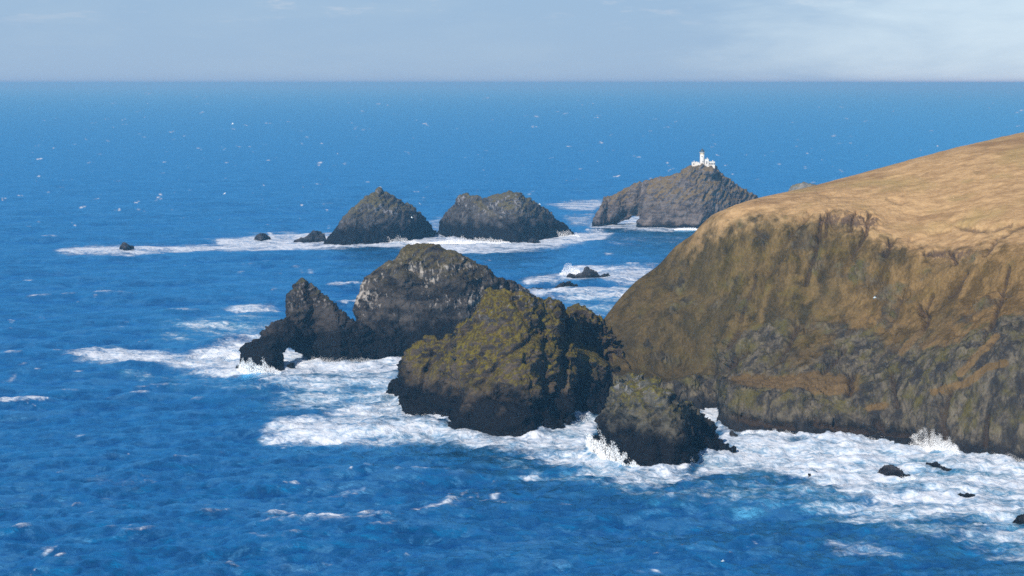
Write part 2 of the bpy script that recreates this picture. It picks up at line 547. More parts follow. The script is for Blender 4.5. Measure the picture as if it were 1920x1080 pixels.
E_carve = [([(1085, 612), (1120, 630), (1150, 660)], 17, 15), ([(1150, 655), (1185, 690)], 13, 9), ([(1060, 618), (1100, 640), (1140, 655)], 10, 8), ([(965, 560), (985, 600), (1020, 635)], 6, 3), ([(900, 600), (860, 640), (800, 690)], 7, 2.2), ([(990, 640), (940, 680), (905, 720)], 7, 2.2),
           ([(820, 645), (800, 700), (790, 740)], 7, 3.0), ([(1010, 690), (1040, 740), (1050, 790)], 9, 4), ([(940, 740), (1010, 765), (1060, 780)], 10, 5.0), ([(1010, 660), (1080, 670), (1150, 690)], 9, -3.0), ([(770, 745), (830, 775)], 9, 3)]
rough(me, 1.5, 13, (-25, 0), 0.8, 5, seed=8, carves=E_carve, fine=0.65, spike=1.2)
m_e = rock_mat('mossy_rock', dark=(0.030, 0.025, 0.022), light=(0.085, 0.064, 0.046), moss=(0.115, 0.092, 0.012), moss2=(0.046, 0.036, 0.014), moss_amt=0.45, moss_z=17,
               guano=0.35, guano_z=(35, 45), wet=14, wet_soft=9, strata=(0, -0.4, 0))
settle('sea_stack', me, m_e, 'broad olive moss-covered rock knoll between the spotted stack and the headland', 'sea stack', STACKS)
FEET.append((E_base[:-2], 5.0, 2.0))

# ---- front triangular rock
F_base = [(1101, 842), (1112, 852), (1135, 864), (1169, 877), (1199, 884), (1230, 886), (1256, 886), (1284, 883), (1296, 868), (1302, 858), (1322, 856), (1352, 851), (1378, 850)]
F_ridge = [(1101, 840), (1103, 825), (1112, 818), (1123, 810), (1121, 797), (1127, 780), (1131, 766), (1135, 752), (1142, 731), (1149, 720), (1156, 712), (1170, 706), (1182, 703), (1190, 701), (1195, 697), (1202, 707), (1220, 714), (1240, 723), (1256, 734), (1270, 745),
           (1285, 757), (1300, 767), (1315, 778), (1330, 790), (1340, 800), (1347, 815), (1354, 831), (1365, 840), (1377, 849)]
me = union([loft(F_base, F_ridge, k=0.85, back=0.6, n=160, m=34, conv=1.25)], 0.42)
rough(me, 1.3, 10, (-30, 0), 0.7, 4.5, seed=7, carves=[([(1265, 750), (1300, 785), (1345, 820)], 8, 5), ([(1195, 715), (1230, 780), (1245, 860)], 10, 2.5), ([(1290, 800), (1310, 850)], 8, 3)], fine=0.55, spike=0.8)
m_f = rock_mat('front_rock', dark=(0.022, 0.021, 0.019), light=(0.095, 0.085, 0.066), moss=(0.12, 0.105, 0.02), moss2=(0.05, 0.046, 0.024), moss_amt=0.28, moss_z=20,
               guano=0.6, guano_z=(20, 27), guano_col=(0.33, 0.31, 0.30), wet=13, wet_soft=7, strata=(0, -0.5, 0))
settle('sea_stack', me, m_f, 'nearest wedge-shaped rock, black at the waterline, in front of the mossy knoll', 'sea stack', STACKS)
FEET.append((F_base, 5.0, 2.2))

# ---- small rocks awash
small = [
    ([(223, 469), (238, 471), (253, 468)], [(224, 467), (226, 458), (232, 455), (240, 458), (249, 461), (252, 467)], 'low black rock alone near the left tip of the far surf line'),
    ([(475, 452), (490, 454), (508, 451)], [(476, 451), (480, 441), (488, 437), (497, 438), (505, 443), (508, 450)], 'blocky black rock in surf left of the conical stack'),
    ([(549, 454), (580, 456), (612, 454)], [(550, 453), (562, 447), (575, 443), (581, 436), (590, 433), (602, 434), (610, 442), (613, 453)], 'humped black rock touching the left foot of the conical stack'),
    ([(986, 456), (1000, 458), (1018, 456)], [(987, 455), (992, 449), (998, 446), (1006, 449), (1017, 455)], 'small black rock at the front foot of the twin-humped stack'),
    ([(1063, 521), (1090, 523), (1128, 522), (1148, 519)], [(1063, 519), (1066, 512), (1078, 515), (1092, 510), (1098, 503), (1103, 501), (1112, 507), (1126, 515), (1140, 513), (1148, 518)], 'pointed grey rock in the surf between the headland and the spotted stack'),
    ([(1036, 541), (1055, 541), (1082, 536)], [(1036, 540), (1050, 533), (1062, 528), (1074, 529), (1082, 535)], 'low dark reef just in front of the pointed grey rock'),
    ([(985, 547), (1005, 547), (1028, 545)], [(985, 546), (1000, 540), (1013, 541), (1027, 544)], 'flat dark reef beside the shoulder of the spotted stack'),
    ([(1643, 890), (1660, 895), (1690, 899), (1710, 896)], [(1643, 889), (1652, 878), (1662, 867), (1672, 870), (1690, 880), (1704, 888), (1711, 895)], 'jagged black rock, largest one in the foam below the headland cliff'),
    ([(1722, 874), (1750, 882), (1780, 888), (1806, 891)], [(1722, 873), (1733, 867), (1741, 865), (1757, 869), (1772, 876), (1790, 884), (1806, 890)], 'long ragged black rock behind the jagged one below the cliff'),
    ([(1503, 899), (1516, 900), (1532, 894)], [(1503, 898), (1515, 890), (1530, 884), (1532, 892)], 'small dark rock in foam below the middle of the headland'),
    ([(1792, 928), (1812, 933), (1832, 932)], [(1792, 926), (1800, 921), (1815, 925), (1831, 931)], 'thin flat black rock low in foam, right of the jagged one'),
    ([(1903, 978), (1920, 983), (1960, 985), (1990, 975)], [(1903, 976), (1912, 965), (1922, 958), (1945, 950), (1970, 958), (1990, 972)], 'black rock cut off by the right edge of the view'),
    ([(1366, 822), (1376, 826), (1386, 824)], [(1366, 820), (1372, 809), (1379, 813), (1386, 822)], 'small black rock at the corner of the headland beside the narrow channel'),
]
m_r = rock_mat('black_reef_rock', dark=(0.020, 0.020, 0.024), light=(0.06, 0.058, 0.062), wet=2.0, wet_soft=4, strata=(0, -0.5, 0), sc_=2.0)
for i, (b, r, lab) in enumerate(small):
    me = union([loft(b, r, k=0.5, back=0.7, n=50, m=14, minback=3, sink=-4)], 0.33)
    rough(me, 0.6, 5, (-30, 0), 0.45, 2.5, seed=20 + i, fine=0.3, block=0.6)
    o_ = settle('rock', me, m_r, lab, 'rock', ROCKS)
    if 7 <= i <= 10: o_.location.z -= 0.35
    FEET.append((b, 2.5, 0.9))

# ---- pale rounded rock behind the hill's shoulder
me = union([loft([(1440, 420), (1500, 422), (1560, 420)], [(1470, 405), (1480, 357), (1485, 351), (1494, 346), (1508, 343), (1522, 343), (1532, 347), (1545, 360), (1560, 405)], k=0.5, back=0.6, n=60, m=20)], 1.2)
rough(me, 1.0, 12, (-40, 0), 0.6, 6, seed=50)
m_pale = rock_mat('pale_far_rock', dark=(0.10, 0.098, 0.09), light=(0.22, 0.20, 0.17), wet=4, wet_soft=4, moss_amt=0.2, moss_z=20, moss=(0.17, 0.15, 0.08), moss2=(0.13, 0.12, 0.08))
settle('sea_stack', me, m_pale, 'pale rounded rock top peeping over the shoulder of the grassy headland', 'sea stack', STACKS)

# ------------------------------------------------------------------ headland
row_base = [(1150, 778), (1200, 776), (1260, 774), (1306, 771), (1346, 771), (1357, 808), (1420, 813), (1500, 821), (1600, 824), (1700, 836), (1800, 856), (1920, 871), (2150, 890), (2500, 915)]
row_lip = [(1150, 705, 12), (1200, 708, 11), (1252, 717, 10), (1300, 706, 9), (1343, 708, 12), (1366, 724, 6), (1425, 735, 8), (1500, 742, 9), (1590, 754, 10), (1690, 735, 15), (1790, 715, 17), (1915, 672, 20), (2140, 680, 22), (2490, 690, 25)]
row_shelf = [(1150, 690, 26), (1203, 692, 26), (1254, 700, 26), (1302, 694, 22), (1345, 694, 15), (1378, 708, 36), (1435, 708, 32), (1502, 702, 28), (1588, 702, 28), (1690, 690, 28), (1790, 668, 28), (1917, 630, 32), (2140, 640, 36), (2490, 650, 40)]
row_mid = [(1146, 650, 925), (1192, 622, 928), (1245, 600, 930), (1300, 590, 930), (1345, 585, 925), (1390, 590, 915), (1450, 595, 905), (1515, 595, 898), (1600, 590, 890), (1700, 580, 876), (1800, 560, 860), (1920, 540, 842), (2150, 540, 815), (2490, 540, 790)]
row_brk = [(1136, 606, 942), (1170, 566, 950), (1202, 533, 955), (1240, 512, 957), (1272, 478, 955), (1305, 456, 948), (1354, 416, 941), (1435, 400, 935), (1560, 402, 925), (1650, 440, 906), (1765, 470, 888), (1900, 452, 868), (2150, 440, 845), (2490, 430, 825)]
row_sky = [(1131, 599, 946), (1160, 562, 955), (1192, 529, 962), (1232, 499, 965), (1264, 466, 966), (1294, 445, 963), (1338, 404, 960), (1410, 374, 968), (1530, 348, 985), (1640, 322, 988), (1760, 293, 990), (1905, 260, 1000), (2150, 212, 1040), (2490, 180, 1100)]
rows = []
base3 = np.array([at_sea(*q) for q in row_base])
low = base3.copy(); low[:, 2] = -6; low[:, 1] -= 3
rows.append(low); rows.append(base3)
for r in (row_lip, row_shelf):
    rows.append(np.array([at_depth(q[0], q[1], b[1] + q[2]) for q, b in zip(r, base3)]))
for r in (row_mid, row_brk, row_sky):
    rows.append(np.array([at_depth(*q) for q in r]))
sky3 = rows[-1]
nb = len(sky3)
b1 = sky3.copy(); b1[:, 1] += np.interp(np.arange(nb), [0, 5, 8, 13], [8, 22, 60, 120]); b1[:, 2] -= np.interp(np.arange(nb), [0, 5, 8, 13], [8, 14, 10, 8])
b2 = sky3.copy(); b2[:, 1] += np.interp(np.arange(nb), [0, 5, 8, 13], [50, 75, 140, 260]); b2[:, 2] *= np.interp(np.arange(nb), [0, 5, 8, 13], [0.2, 0.35, 0.55, 0.7])
b3 = b2.copy(); b3[:, 1] += 60; b3[:, 2] = -6
rows += [b1, b2, b3]
G = np.array(rows)                              # rows x cols x 3


def catmull(P, t):
    """P: k x ... control points, t in [0,k-1]; limited-overshoot cubic"""
    k = len(P)
    i = np.clip(np.floor(t).astype(int), 0, k - 2)
    u = (t - i).reshape((-1,) + (1,) * (P.ndim - 1))
    p0 = P[np.clip(i - 1, 0, k - 1)]; p1 = P[i]; p2 = P[i + 1]; p3 = P[np.clip(i + 2, 0, k - 1)]
    m1 = (p2 - p0) * 0.40; m2 = (p3 - p1) * 0.40
    u2 = u * u; u3 = u2 * u
    return (2 * u3 - 3 * u2 + 1) * p1 + (u3 - 2 * u2 + u) * m1 + (-2 * u3 + 3 * u2) * p2 + (u3 - u2) * m2


col_t = np.concatenate([np.linspace(0, 5, 190)[:-1], np.linspace(5, 11, 520)[:-1], np.linspace(11, 13, 130)])
row_t = np.concatenate([np.linspace(0, 1, 6)[:-1], np.linspace(1, 2, 44)[:-1], np.linspace(2, 3, 26)[:-1], np.linspace(3, 4, 80)[:-1], np.linspace(4, 5, 84)[:-1], np.linspace(5, 6, 110)[:-1], np.linspace(6, 9, 40)])
G1 = catmull(G, row_t)
G2 = catmull(G1.transpose(1, 0, 2), col_t).transpose(1, 0, 2)
nr, nc = G2.shape[:2]


def grid_normals(V):
    du = np.gradient(V, axis=1); dv = np.gradient(V, axis=0)
    n = np.cross(du, dv)
    return n / (np.linalg.norm(n, axis=2)[..., None] + 1e-9)


V = G2.reshape(-1, 3)
N = grid_normals(G2).reshape(-1, 3)
rt = np.repeat(row_t, nc)
px, py, _ = project(V)
# how cliff-like each place is: 1 on the lower rock, 0 on the grass
hump = np.exp(-(seg_dist(px, py, [(1420, 640), (1480, 610), (1620, 640)]) / 38) ** 2)
cl = 1 - sstep(3.0, 3.8, rt - 0.5 * hump + 0.9 * fbm(V / 26.0, 4, 0.6))
cl = cl * (1 - 0.8 * sstep(1380, 1310, px) * sstep(1.9, 2.4, rt))
left_edge = sstep(1330, 1200, px) * sstep(2.8, 3.6, rt)
mid = sstep(2.9, 3.4, rt) * (1 - sstep(4.85, 5.1, rt))
top = sstep(4.85, 5.15, rt)
tl = np.stack([V[:, 0] * 0.8 - V[:, 2] * 0.6, V[:, 0] * 0.6 + V[:, 2] * 0.8, V[:, 1]], 1)      # ribs slanting down to the left
vb = np.stack([V[:, 0] * 0.85 + V[:, 2] * 0.5, V[:, 1], V[:, 2] * 0.5 - V[:, 0] * 0.3], 1) + 0.9 * np.stack([fbm(V / 7.0, 2), fbm(V / 7.0 + 5, 2), fbm(V / 7.0 + 9, 2)], 1)
d = cl * (1.8 * fbm(V * [1, 1, 0.5] / 16.0, 4) + 1.1 * (fbm(np.stack([V[:, 0] * 0.9 - V[:, 2] * 0.44, V[:, 1], (V[:, 0] * 0.44 + V[:, 2] * 0.9) * 0.4], 1) / 6.0, 4, 0.6, ridged=True) - 0.15) + 0.7 * fbm(V / 2.6, 3, 0.6) + 1.1 * facets(vb / 6.0, 1) + 0.6 * facets(vb / 2.4, 2))
pm = sstep(0.02, 0.30, fbm(V * [1, 1, 1.2] / 20.0 + 3.3, 4, 0.6)) * mid
d += pm * (1.5 * facets(vb / 4.5, 8) + 0.8 * facets(vb / 1.8, 9))
d += mid * 0.8 * (fbm(np.stack([tl[:, 0] / 15.0, tl[:, 1] / 70.0, V[:, 1] / 40.0], 1), 3, 0.5, ridged=True) - 0.1)
d += mid * (0.30 * facets(vb / 5.0, 4) + 0.20 * facets(vb / 2.0, 5))
d += mid * (1.3 * fbm(V / 16.0, 4) + 0.9 * (fbm(tl * [1 / 7.0, 1 / 26.0, 1 / 18.0], 4, 0.55, ridged=True) - 0.1) + 0.55 * fbm(V / 3.2, 4, 0.6))
tuss = fbm(V * [0.8, 1.0, 1.0] / 4.0, 4, 0.6)
d += top * (0.9 * fbm(V / 26.0, 3) + 0.40 * tuss + 0.6 * (fbm(np.stack([tl[:, 0] / 6.0, tl[:, 1] / 34.0, V[:, 1] / 14.0], 1), 3, 0.5, ridged=True) - 0.2) * sstep(5.95, 5.3, rt))
d -= 0.8 * np.median(d)
d *= np.where((rt > 5.8) & (rt < 6.3), 0.45, 1.0)
V = V + N * d[:, None]
px, py, _ = project(V)
wob = fbm(V / 3.5, 3); wob2 = fbm(V / 9.0 + 4.0, 3)


def carve(line, rad, depth, sx=1.0):
    global V
    dd = seg_dist(px + 5 * wob2, py, line) + rad * 0.9 * wob
    kk = np.exp(-(np.maximum(dd, 0) / rad) ** 2) * (rt < 6.0) * (rt > 1.2)
    V = V - N * (0.85 * depth * kk)[:, None]
    return kk


gul = np.zeros(len(V))
for ln, rad, dep in [
    ([(1542, 405), (1533, 440), (1530, 470), (1510, 530)], 4.5, 2.8), ([(1518, 400), (1490, 430), (1470, 460)], 4, 1.6), ([(1555, 396), (1545, 440)], 4, 2.2), ([(1605, 402), (1590, 430)], 4, 2.0),
    ([(1632, 403), (1620, 440), (1595, 480)], 4, 2.2), ([(1672, 448), (1664, 466), (1655, 474)], 6, 4.0), ([(1725, 575), (1738, 590), (1732, 612)], 5, 3.0), ([(1748, 555), (1728, 590)], 4, 2.0),
    ([(1812, 512), (1795, 540), (1780, 556)], 4, 2.4), ([(1890, 500), (1882, 540), (1868, 585), (1840, 640)], 4, 2.4), ([(1845, 476), (1870, 445), (1900, 428), (1920, 420)], 5, 2.0),
    ([(1800, 424), (1850, 432), (1895, 418)], 6, 1.8), ([(1668, 372), (1690, 380)], 5, 1.0), ([(1535, 362), (1580, 366), (1625, 368)], 4, 1.0), ([(1735, 476), (1780, 470), (1790, 492)], 4, 2.4),
    ([(1495, 610), (1478, 640), (1465, 670)], 6, 3.0), ([(1585, 650), (1560, 680), (1545, 695)], 5, 2.6), ([(1595, 700), (1592, 735)], 7, 4.0), ([(1380, 620), (1360, 650)], 7, 3.0),
    ([(1360, 690), (1378, 670), (1400, 655)], 8, 4.0), ([(1640, 790), (1660, 815), (1700, 815)], 9, 4.0), ([(1775, 740), (1760, 790), (1770, 830)], 8, 3.5), ([(1375, 780), (1430, 795), (1480, 800)], 9, 3.5),
    ([(1530, 790), (1580, 800), (1640, 815)], 9, 4.0), ([(1850, 780), (1845, 850)], 6, 2.5), ([(1670, 700), (1678, 760)], 6, 2.5), ([(1415, 520), (1400, 560), (1385, 600)], 5, 1.8), ([(1450, 490), (1425, 545)], 5, 1.5),
    ([(1690, 560), (1670, 600)], 5, 1.6), ([(1760, 430), (1800, 408), (1850, 398)], 4, 0.8), ([(1705, 450), (1740, 440), (1780, 430)], 4, 1.0), ([(1660, 480), (1690, 474), (1720, 462)], 4, 1.0)]:
    gul = np.maximum(gul, carve(ln, rad, dep) * min(1.0, dep / 2.5))
# small crags at the cliff edge
for ln, rad, dep in [([(1560, 402), (1600, 404), (1630, 404)], 8, -1.4), ([(1560, 425), (1620, 430)], 9, 1.2), ([(1740, 470), (1815, 470)], 6, -0.8), ([(1740, 487), (1815, 487)], 7, 0.8)]:
    carve(ln, rad, dep)
crag = np.exp(-(seg_dist(px, py, [(1548, 412), (1640, 418)]) / 17) ** 2) + np.exp(-(seg_dist(px, py, [(1738, 478), (1818, 480)]) / 11) ** 2)
V += N * (crag * 1.3 * fbm(V * [1.2, 1, 0.25] / 4.0, 4, 0.6, ridged=True))[:, None]

q = np.arange(nr * nc).reshape(nr, nc)
quads = np.stack([q[:-1, :-1].ravel(), q[:-1, 1:].ravel(), q[1:, 1:].ravel(), q[1:, :-1].ravel()], 1)
me = np_mesh('headland', V, quads)


def fattr(me, name, val):
    a = me.attributes.new(name, 'FLOAT', 'POINT')
    a.data.foreach_set('value', np.asarray(val, np.float32))


fattr(me, 'rt', rt); fattr(me, 'cliff', np.maximum(cl, 0.62 * pm)); fattr(me, 'gully', np.clip(gul, 0, 1)); fattr(me, 'crag', np.clip(crag, 0, 1))
shelf = sstep(2.1, 2.4, rt) * (1 - sstep(2.9, 3.2, rt)) * sstep(1345, 1390, px) * (1 - sstep(1570, 1640, px))
shelf = np.maximum(shelf, 0.8 * np.exp(-(seg_dist(px, py, [(1630, 765), (1660, 760)]) / 9) ** 2))
for ln in ([(1750, 735), (1810, 720), (1850, 690), (1885, 680)], [(1800, 700), (1840, 660), (1870, 630)], [(1690, 660), (1730, 620)], [(1730, 650), (1760, 635)]):
    shelf = np.maximum(shelf, 0.9 * np.exp(-((seg_dist(px, py, ln) + 4 * wob) / 9) ** 2))
fattr(me, 'shelf', shelf)

m_h, nt, bs = new_mat('headland_ground')
P, p, n = geo(nt)
a_rt = nt.attr('rt'); a_cl = nt.attr('cliff'); a_g = nt.attr('gully'); a_s = nt.attr('shelf'); a_c = nt.attr('crag')
n_big = nt.noise(P, 0.030, 6, 0.6)
n_mid = nt.noise(P, 0.14, 7, 0.65)
n_fin = nt.noise(P, 0.75, 5, 0.65)
n_run = nt.noise(nt.mapping(P, (0, -0.75, 0.3), (0.9, 0.9, 0.26)), 0.17, 8, 0.68, 0.5)      # growth running down the slope
n_str = nt.noise(nt.mapping(P, (0.0, 0.25, 0.5), (0.45, 0.8, 1.0)), 0.30, 8, 0.72)
# dry tan grass on the top
tan = nt.mix(nt.step(n_str, 0.36, 0.64), (0.29, 0.180, 0.084), (0.45, 0.295, 0.146))
tan = nt.mix(nt.math('MULTIPLY', nt.step(n_big, 0.50, 0.68), 0.55), tan, (0.27, 0.20, 0.075))
hth = nt.noise(nt.mapping(P, (0, 0.2, 0.45), (0.35, 0.8, 1.0)), 0.055, 7, 0.66, 0.5)
tan = nt.mix(nt.math('MULTIPLY', nt.step(hth, 0.52, 0.64), 0.65), tan, (0.20, 0.118, 0.056))
tan = nt.mix(nt.math('MULTIPLY', nt.step(nt.noise(nt.mapping(P, (0, 0, 0.8), (0.5, 1.0, 1.0)), 0.04, 6, 0.65), 0.58, 0.68), 0.5), tan, (0.22, 0.175, 0.065))
tan = nt.mix(nt.math('MULTIPLY', nt.step(n_mid, 0.54, 0.72), 0.35), tan, (0.20, 0.115, 0.06))
# olive slope
oli = nt.mix(nt.step(n_run, 0.36, 0.62), (0.034, 0.028, 0.014), (0.150, 0.104, 0.042))
oli = nt.mix(nt.math('MULTIPLY', nt.step(n_mid, 0.48, 0.68), 0.6), oli, (0.115, 0.088, 0.018))
oli = nt.mix(nt.math('MULTIPLY', nt.step(n_fin, 0.55, 0.75), 0.4), oli, (0.20, 0.125, 0.055))
oli = nt.mix(nt.math('MULTIPLY', nt.step(n_big, 0.52, 0.40), 0.5), oli, (0.060, 0.050, 0.026))
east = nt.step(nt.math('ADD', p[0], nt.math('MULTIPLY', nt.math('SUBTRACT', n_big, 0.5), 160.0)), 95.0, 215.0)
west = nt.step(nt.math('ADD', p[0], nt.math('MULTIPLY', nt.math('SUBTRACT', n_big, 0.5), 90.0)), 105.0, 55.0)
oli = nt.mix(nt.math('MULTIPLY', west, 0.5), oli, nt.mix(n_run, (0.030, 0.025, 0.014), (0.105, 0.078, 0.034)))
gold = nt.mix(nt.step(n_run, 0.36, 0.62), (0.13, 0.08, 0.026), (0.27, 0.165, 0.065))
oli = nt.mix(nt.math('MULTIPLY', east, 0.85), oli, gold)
# lower rock
n_ver = nt.noise(nt.mapping(P, (0, -0.45, 0), (1.0, 1.0, 0.38)), 0.32, 8, 0.72)
rk = nt.mix(nt.step(n_ver, 0.38, 0.66), (0.030, 0.027, 0.025), (0.135, 0.114, 0.082))
lich = nt.math('MULTIPLY', nt.step(nt.math('ADD', nt.math('MULTIPLY', n_mid, 0.6), nt.math('MULTIPLY', n_run, 0.5)), 0.50, 0.66), nt.step(p[2], 5.0, 11.0))
rk = nt.mix(nt.math('MULTIPLY', lich, 0.75), rk, nt.mix(n_fin, (0.042, 0.042, 0.012), (0.125, 0.102, 0.026)))
wz = nt.math('ADD', p[2], nt.math('MULTIPLY', nt.math('SUBTRACT', n_mid, 0.5), 14.0))
wet = nt.math('SUBTRACT', 1.0, nt.step(wz, 2.5, 7.5))
rk = nt.mix(wet, rk, nt.mix(n_fin, (0.006, 0.007, 0.009), (0.020, 0.019, 0.020)))
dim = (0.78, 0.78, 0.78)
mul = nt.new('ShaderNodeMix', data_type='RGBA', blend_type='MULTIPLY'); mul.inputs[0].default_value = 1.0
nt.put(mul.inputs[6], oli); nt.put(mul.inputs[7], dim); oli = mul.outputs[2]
rk = nt.mix(nt.math('MULTIPLY', nt.step(nt.noise(nt.mapping(P, (0, -0.6, 0), (1.0, 1.0, 0.5)), 0.11, 8, 0.7), 0.48, 0.62), 0.85), rk, (0.022, 0.021, 0.022))
oli = nt.mix(nt.math('MULTIPLY', nt.step(nt.noise(nt.mapping(P, (0, -0.7, 0), (1.0, 1.0, 0.4)), 0.10, 8, 0.7), 0.54, 0.72), 0.5), oli, (0.034, 0.028, 0.020))
nf = nt.noise(nt.mapping(P, (0, -0.7, 0), (1.0, 1.0, 0.45)), 1.1, 6, 0.75)
gr = nt.new('ShaderNodeMix', data_type='RGBA', blend_type='MULTIPLY'); gr.inputs[0].default_value = 1.0
gv = nt.math('ADD', 0.10, nt.math('MULTIPLY', nf, 1.8))
cb = nt.new('ShaderNodeCombineColor'); [nt.L.new(gv, cb.inputs[k_]) for k_ in range(3)]
nt.put(gr.inputs[6], oli); nt.L.new(cb.outputs[0], gr.inputs[7]); oli = gr.outputs[2]
# join the zones
k_top = nt.step(nt.math('ADD', a_rt, nt.math('ADD', nt.math('MULTIPLY', nt.math('SUBTRACT', n_mid, 0.5), 1.0), nt.math('MULTIPLY', nt.math('SUBTRACT', n_run, 0.5), 0.6))), 4.72, 5.16)
k_top = nt.math('MULTIPLY', k_top, nt.step(nt.math('ADD', p[0], nt.math('MULTIPLY', nt.math('SUBTRACT', n_mid, 0.5), 50.0)), 64.0, 96.0))
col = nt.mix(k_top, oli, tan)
k_rock = nt.step(nt.math('ADD', a_cl, nt.math('MULTIPLY', nt.math('SUBTRACT', nt.math('ADD', nt.math('MULTIPLY', n_mid, 0.6), nt.math('MULTIPLY', n_run, 0.5)), 0.55), 2.6)), 0.15, 0.85)
patch = nt.math('MULTIPLY', nt.step(nt.math('ADD', n_big, nt.math('MULTIPLY', n_mid, 0.5)), 0.86, 0.94), nt.math('SUBTRACT', 1.0, k_top))
k_rock = nt.math('MAXIMUM', k_rock, nt.math('MULTIPLY', patch, 0.0))
k_rock = nt.math('MULTIPLY', k_rock, nt.math('SUBTRACT', 1.0, nt.step(nt.math('ADD', a_s, nt.math('MULTIPLY', nt.math('SUBTRACT', n_mid, 0.5), 1.2)), 0.4, 0.65)))
col = nt.mix(k_rock, col, rk)
shc = nt.mix(n_run, (0.085, 0.058, 0.028), (0.155, 0.102, 0.050))
col = nt.mix(nt.math('MULTIPLY', nt.step(nt.math('ADD', a_s, nt.math('MULTIPLY', nt.math('SUBTRACT', nt.math('ADD', nt.math('MULTIPLY', n_mid, 0.6), nt.math('MULTIPLY', n_fin, 0.5)), 0.55), 2.2)), 0.2, 0.95), 0.75), col, shc)
gully_shade = nt.math('MULTIPLY', nt.step(nt.math('ADD', a_g, nt.math('MULTIPLY', nt.math('SUBTRACT', n_fin, 0.5), 0.7)), 0.30, 0.85), 0.72)  # gullies painted dark to stand in for shadow lost under the frontal sun
col = nt.mix(gully_shade, col, (0.040, 0.028, 0.020))
cr = nt.math('MULTIPLY', nt.step(nt.math('ADD', a_c, nt.math('MULTIPLY', nt.math('SUBTRACT', n_ver, 0.5), 2.6)), 0.75, 1.05), 0.85)
col = nt.mix(cr, col, nt.mix(n_fin, (0.05, 0.034, 0.028), (0.13, 0.085, 0.055)))
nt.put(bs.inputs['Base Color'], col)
bs.inputs['Roughness'].default_value = 0.95
bs.inputs['Specular IOR Level'].default_value = 0.05
bm = nt.new('ShaderNodeBump'); bm.inputs['Strength'].default_value = 0.8; bm.inputs['Distance'].default_value = 1.0
nt.L.new(nt.math('ADD', nt.math('MULTIPLY', n_fin, 0.9), nt.math('MULTIPLY', n_run, 0.9)), bm.inputs['Height'])
nt.L.new(bm.outputs[0], bs.inputs['Normal'])
hd = obj('headland', me, m_h)
tag(hd, 'steep grassy headland with tan top, olive slope and dark sea cliffs', 'headland', None, 'structure')
FEET.append(([(1306, 772), (1346, 772)], 4.0, 1.2))
FEET.append(([(1352, 800), (1357, 809), (1420, 814), (1500, 822), (1600, 825), (1700, 830), (1800, 859), (1920, 872), (2150, 891)], 5.5, 2.4))

# ------------------------------------------------------------------ sea
r_py = np.concatenate([np.linspace(1210, 480, 560)[:-1], np.linspace(480, 157.2, 230)])
ang = TH + np.arctan((r_py - 540) / F)
rad = H / np.tan(ang)
rad = np.concatenate([np.geomspace(4, rad[0], 26)[:-1], rad])
az = np.concatenate([np.linspace(-180, -17, 44)[:-1], np.linspace(-17, -13.4, 60)[:-1], np.linspace(-13.4, 13.4, 1180)[:-1], np.linspace(13.4, 17, 60)[:-1], np.linspace(17, 180, 44)])
az = np.radians(az)
nR, nA = len(rad), len(az)
X = (rad[:, None] * np.sin(az)[None, :]).ravel(); Y = (rad[:, None] * np.cos(az)[None, :]).ravel()
DR = np.repeat(np.gradient(rad), nA); RR = np.repeat(rad, nA)
S = np.stack([X, Y, np.zeros_like(X)], 1)
spx, spy, sdep = project(S)
front = (sdep > 10)
spx = np.where(front, spx, -9999); spy = np.where(front, spy, -9999)
dense = (np.abs(np.arctan2(X, Y)) < math.radians(17)) & (RR > 400)

# waves
Z = np.zeros(len(X))
rw_ = np.random.default_rng(21)
for i in range(64):
    lam = 5.0 * (110.0 / 5.0) ** (rw_.random() ** 1.7)
    th = math.radians(-62 + rw_.normal() * 32)           # travel direction, wind from the left and behind the rocks
    kx, ky = 2 * math.pi / lam * math.cos(th), 2 * math.pi / lam * math.sin(th)
    amp = 0.021 * lam ** 0.58 * (0.6 + 0.8 * rw_.random())
    ph = rw_.random() * 6.28
    ds = np.abs((kx * X + ky * Y) / np.maximum(RR, 1)) * DR
    wgt = np.clip(1.6 - ds / 1.3, 0, 1)
    a = kx * X + ky * Y + ph
    Z += amp * wgt * (np.sin(a) + 0.25 * np.sin(2 * a + 1.2))


for lam, th_, amp, ph in ((95, -70, 0.55, 0.4), (140, -58, 0.7, 2.1), (60, -80, 0.35, 4.0)):
    th = math.radians(th_)
    kx, ky = 2 * math.pi / lam * math.cos(th), 2 * math.pi / lam * math.sin(th)
    ds = np.abs((kx * X + ky * Y) / np.maximum(RR, 1)) * DR
    a = kx * X + ky * Y + ph + 1.5 * np.sin(X / 210.0 + ph) 
    Z += amp * np.clip(1.6 - ds / 1.3, 0, 1) * (np.sin(a) + 0.3 * np.sin(2 * a + 1.2))


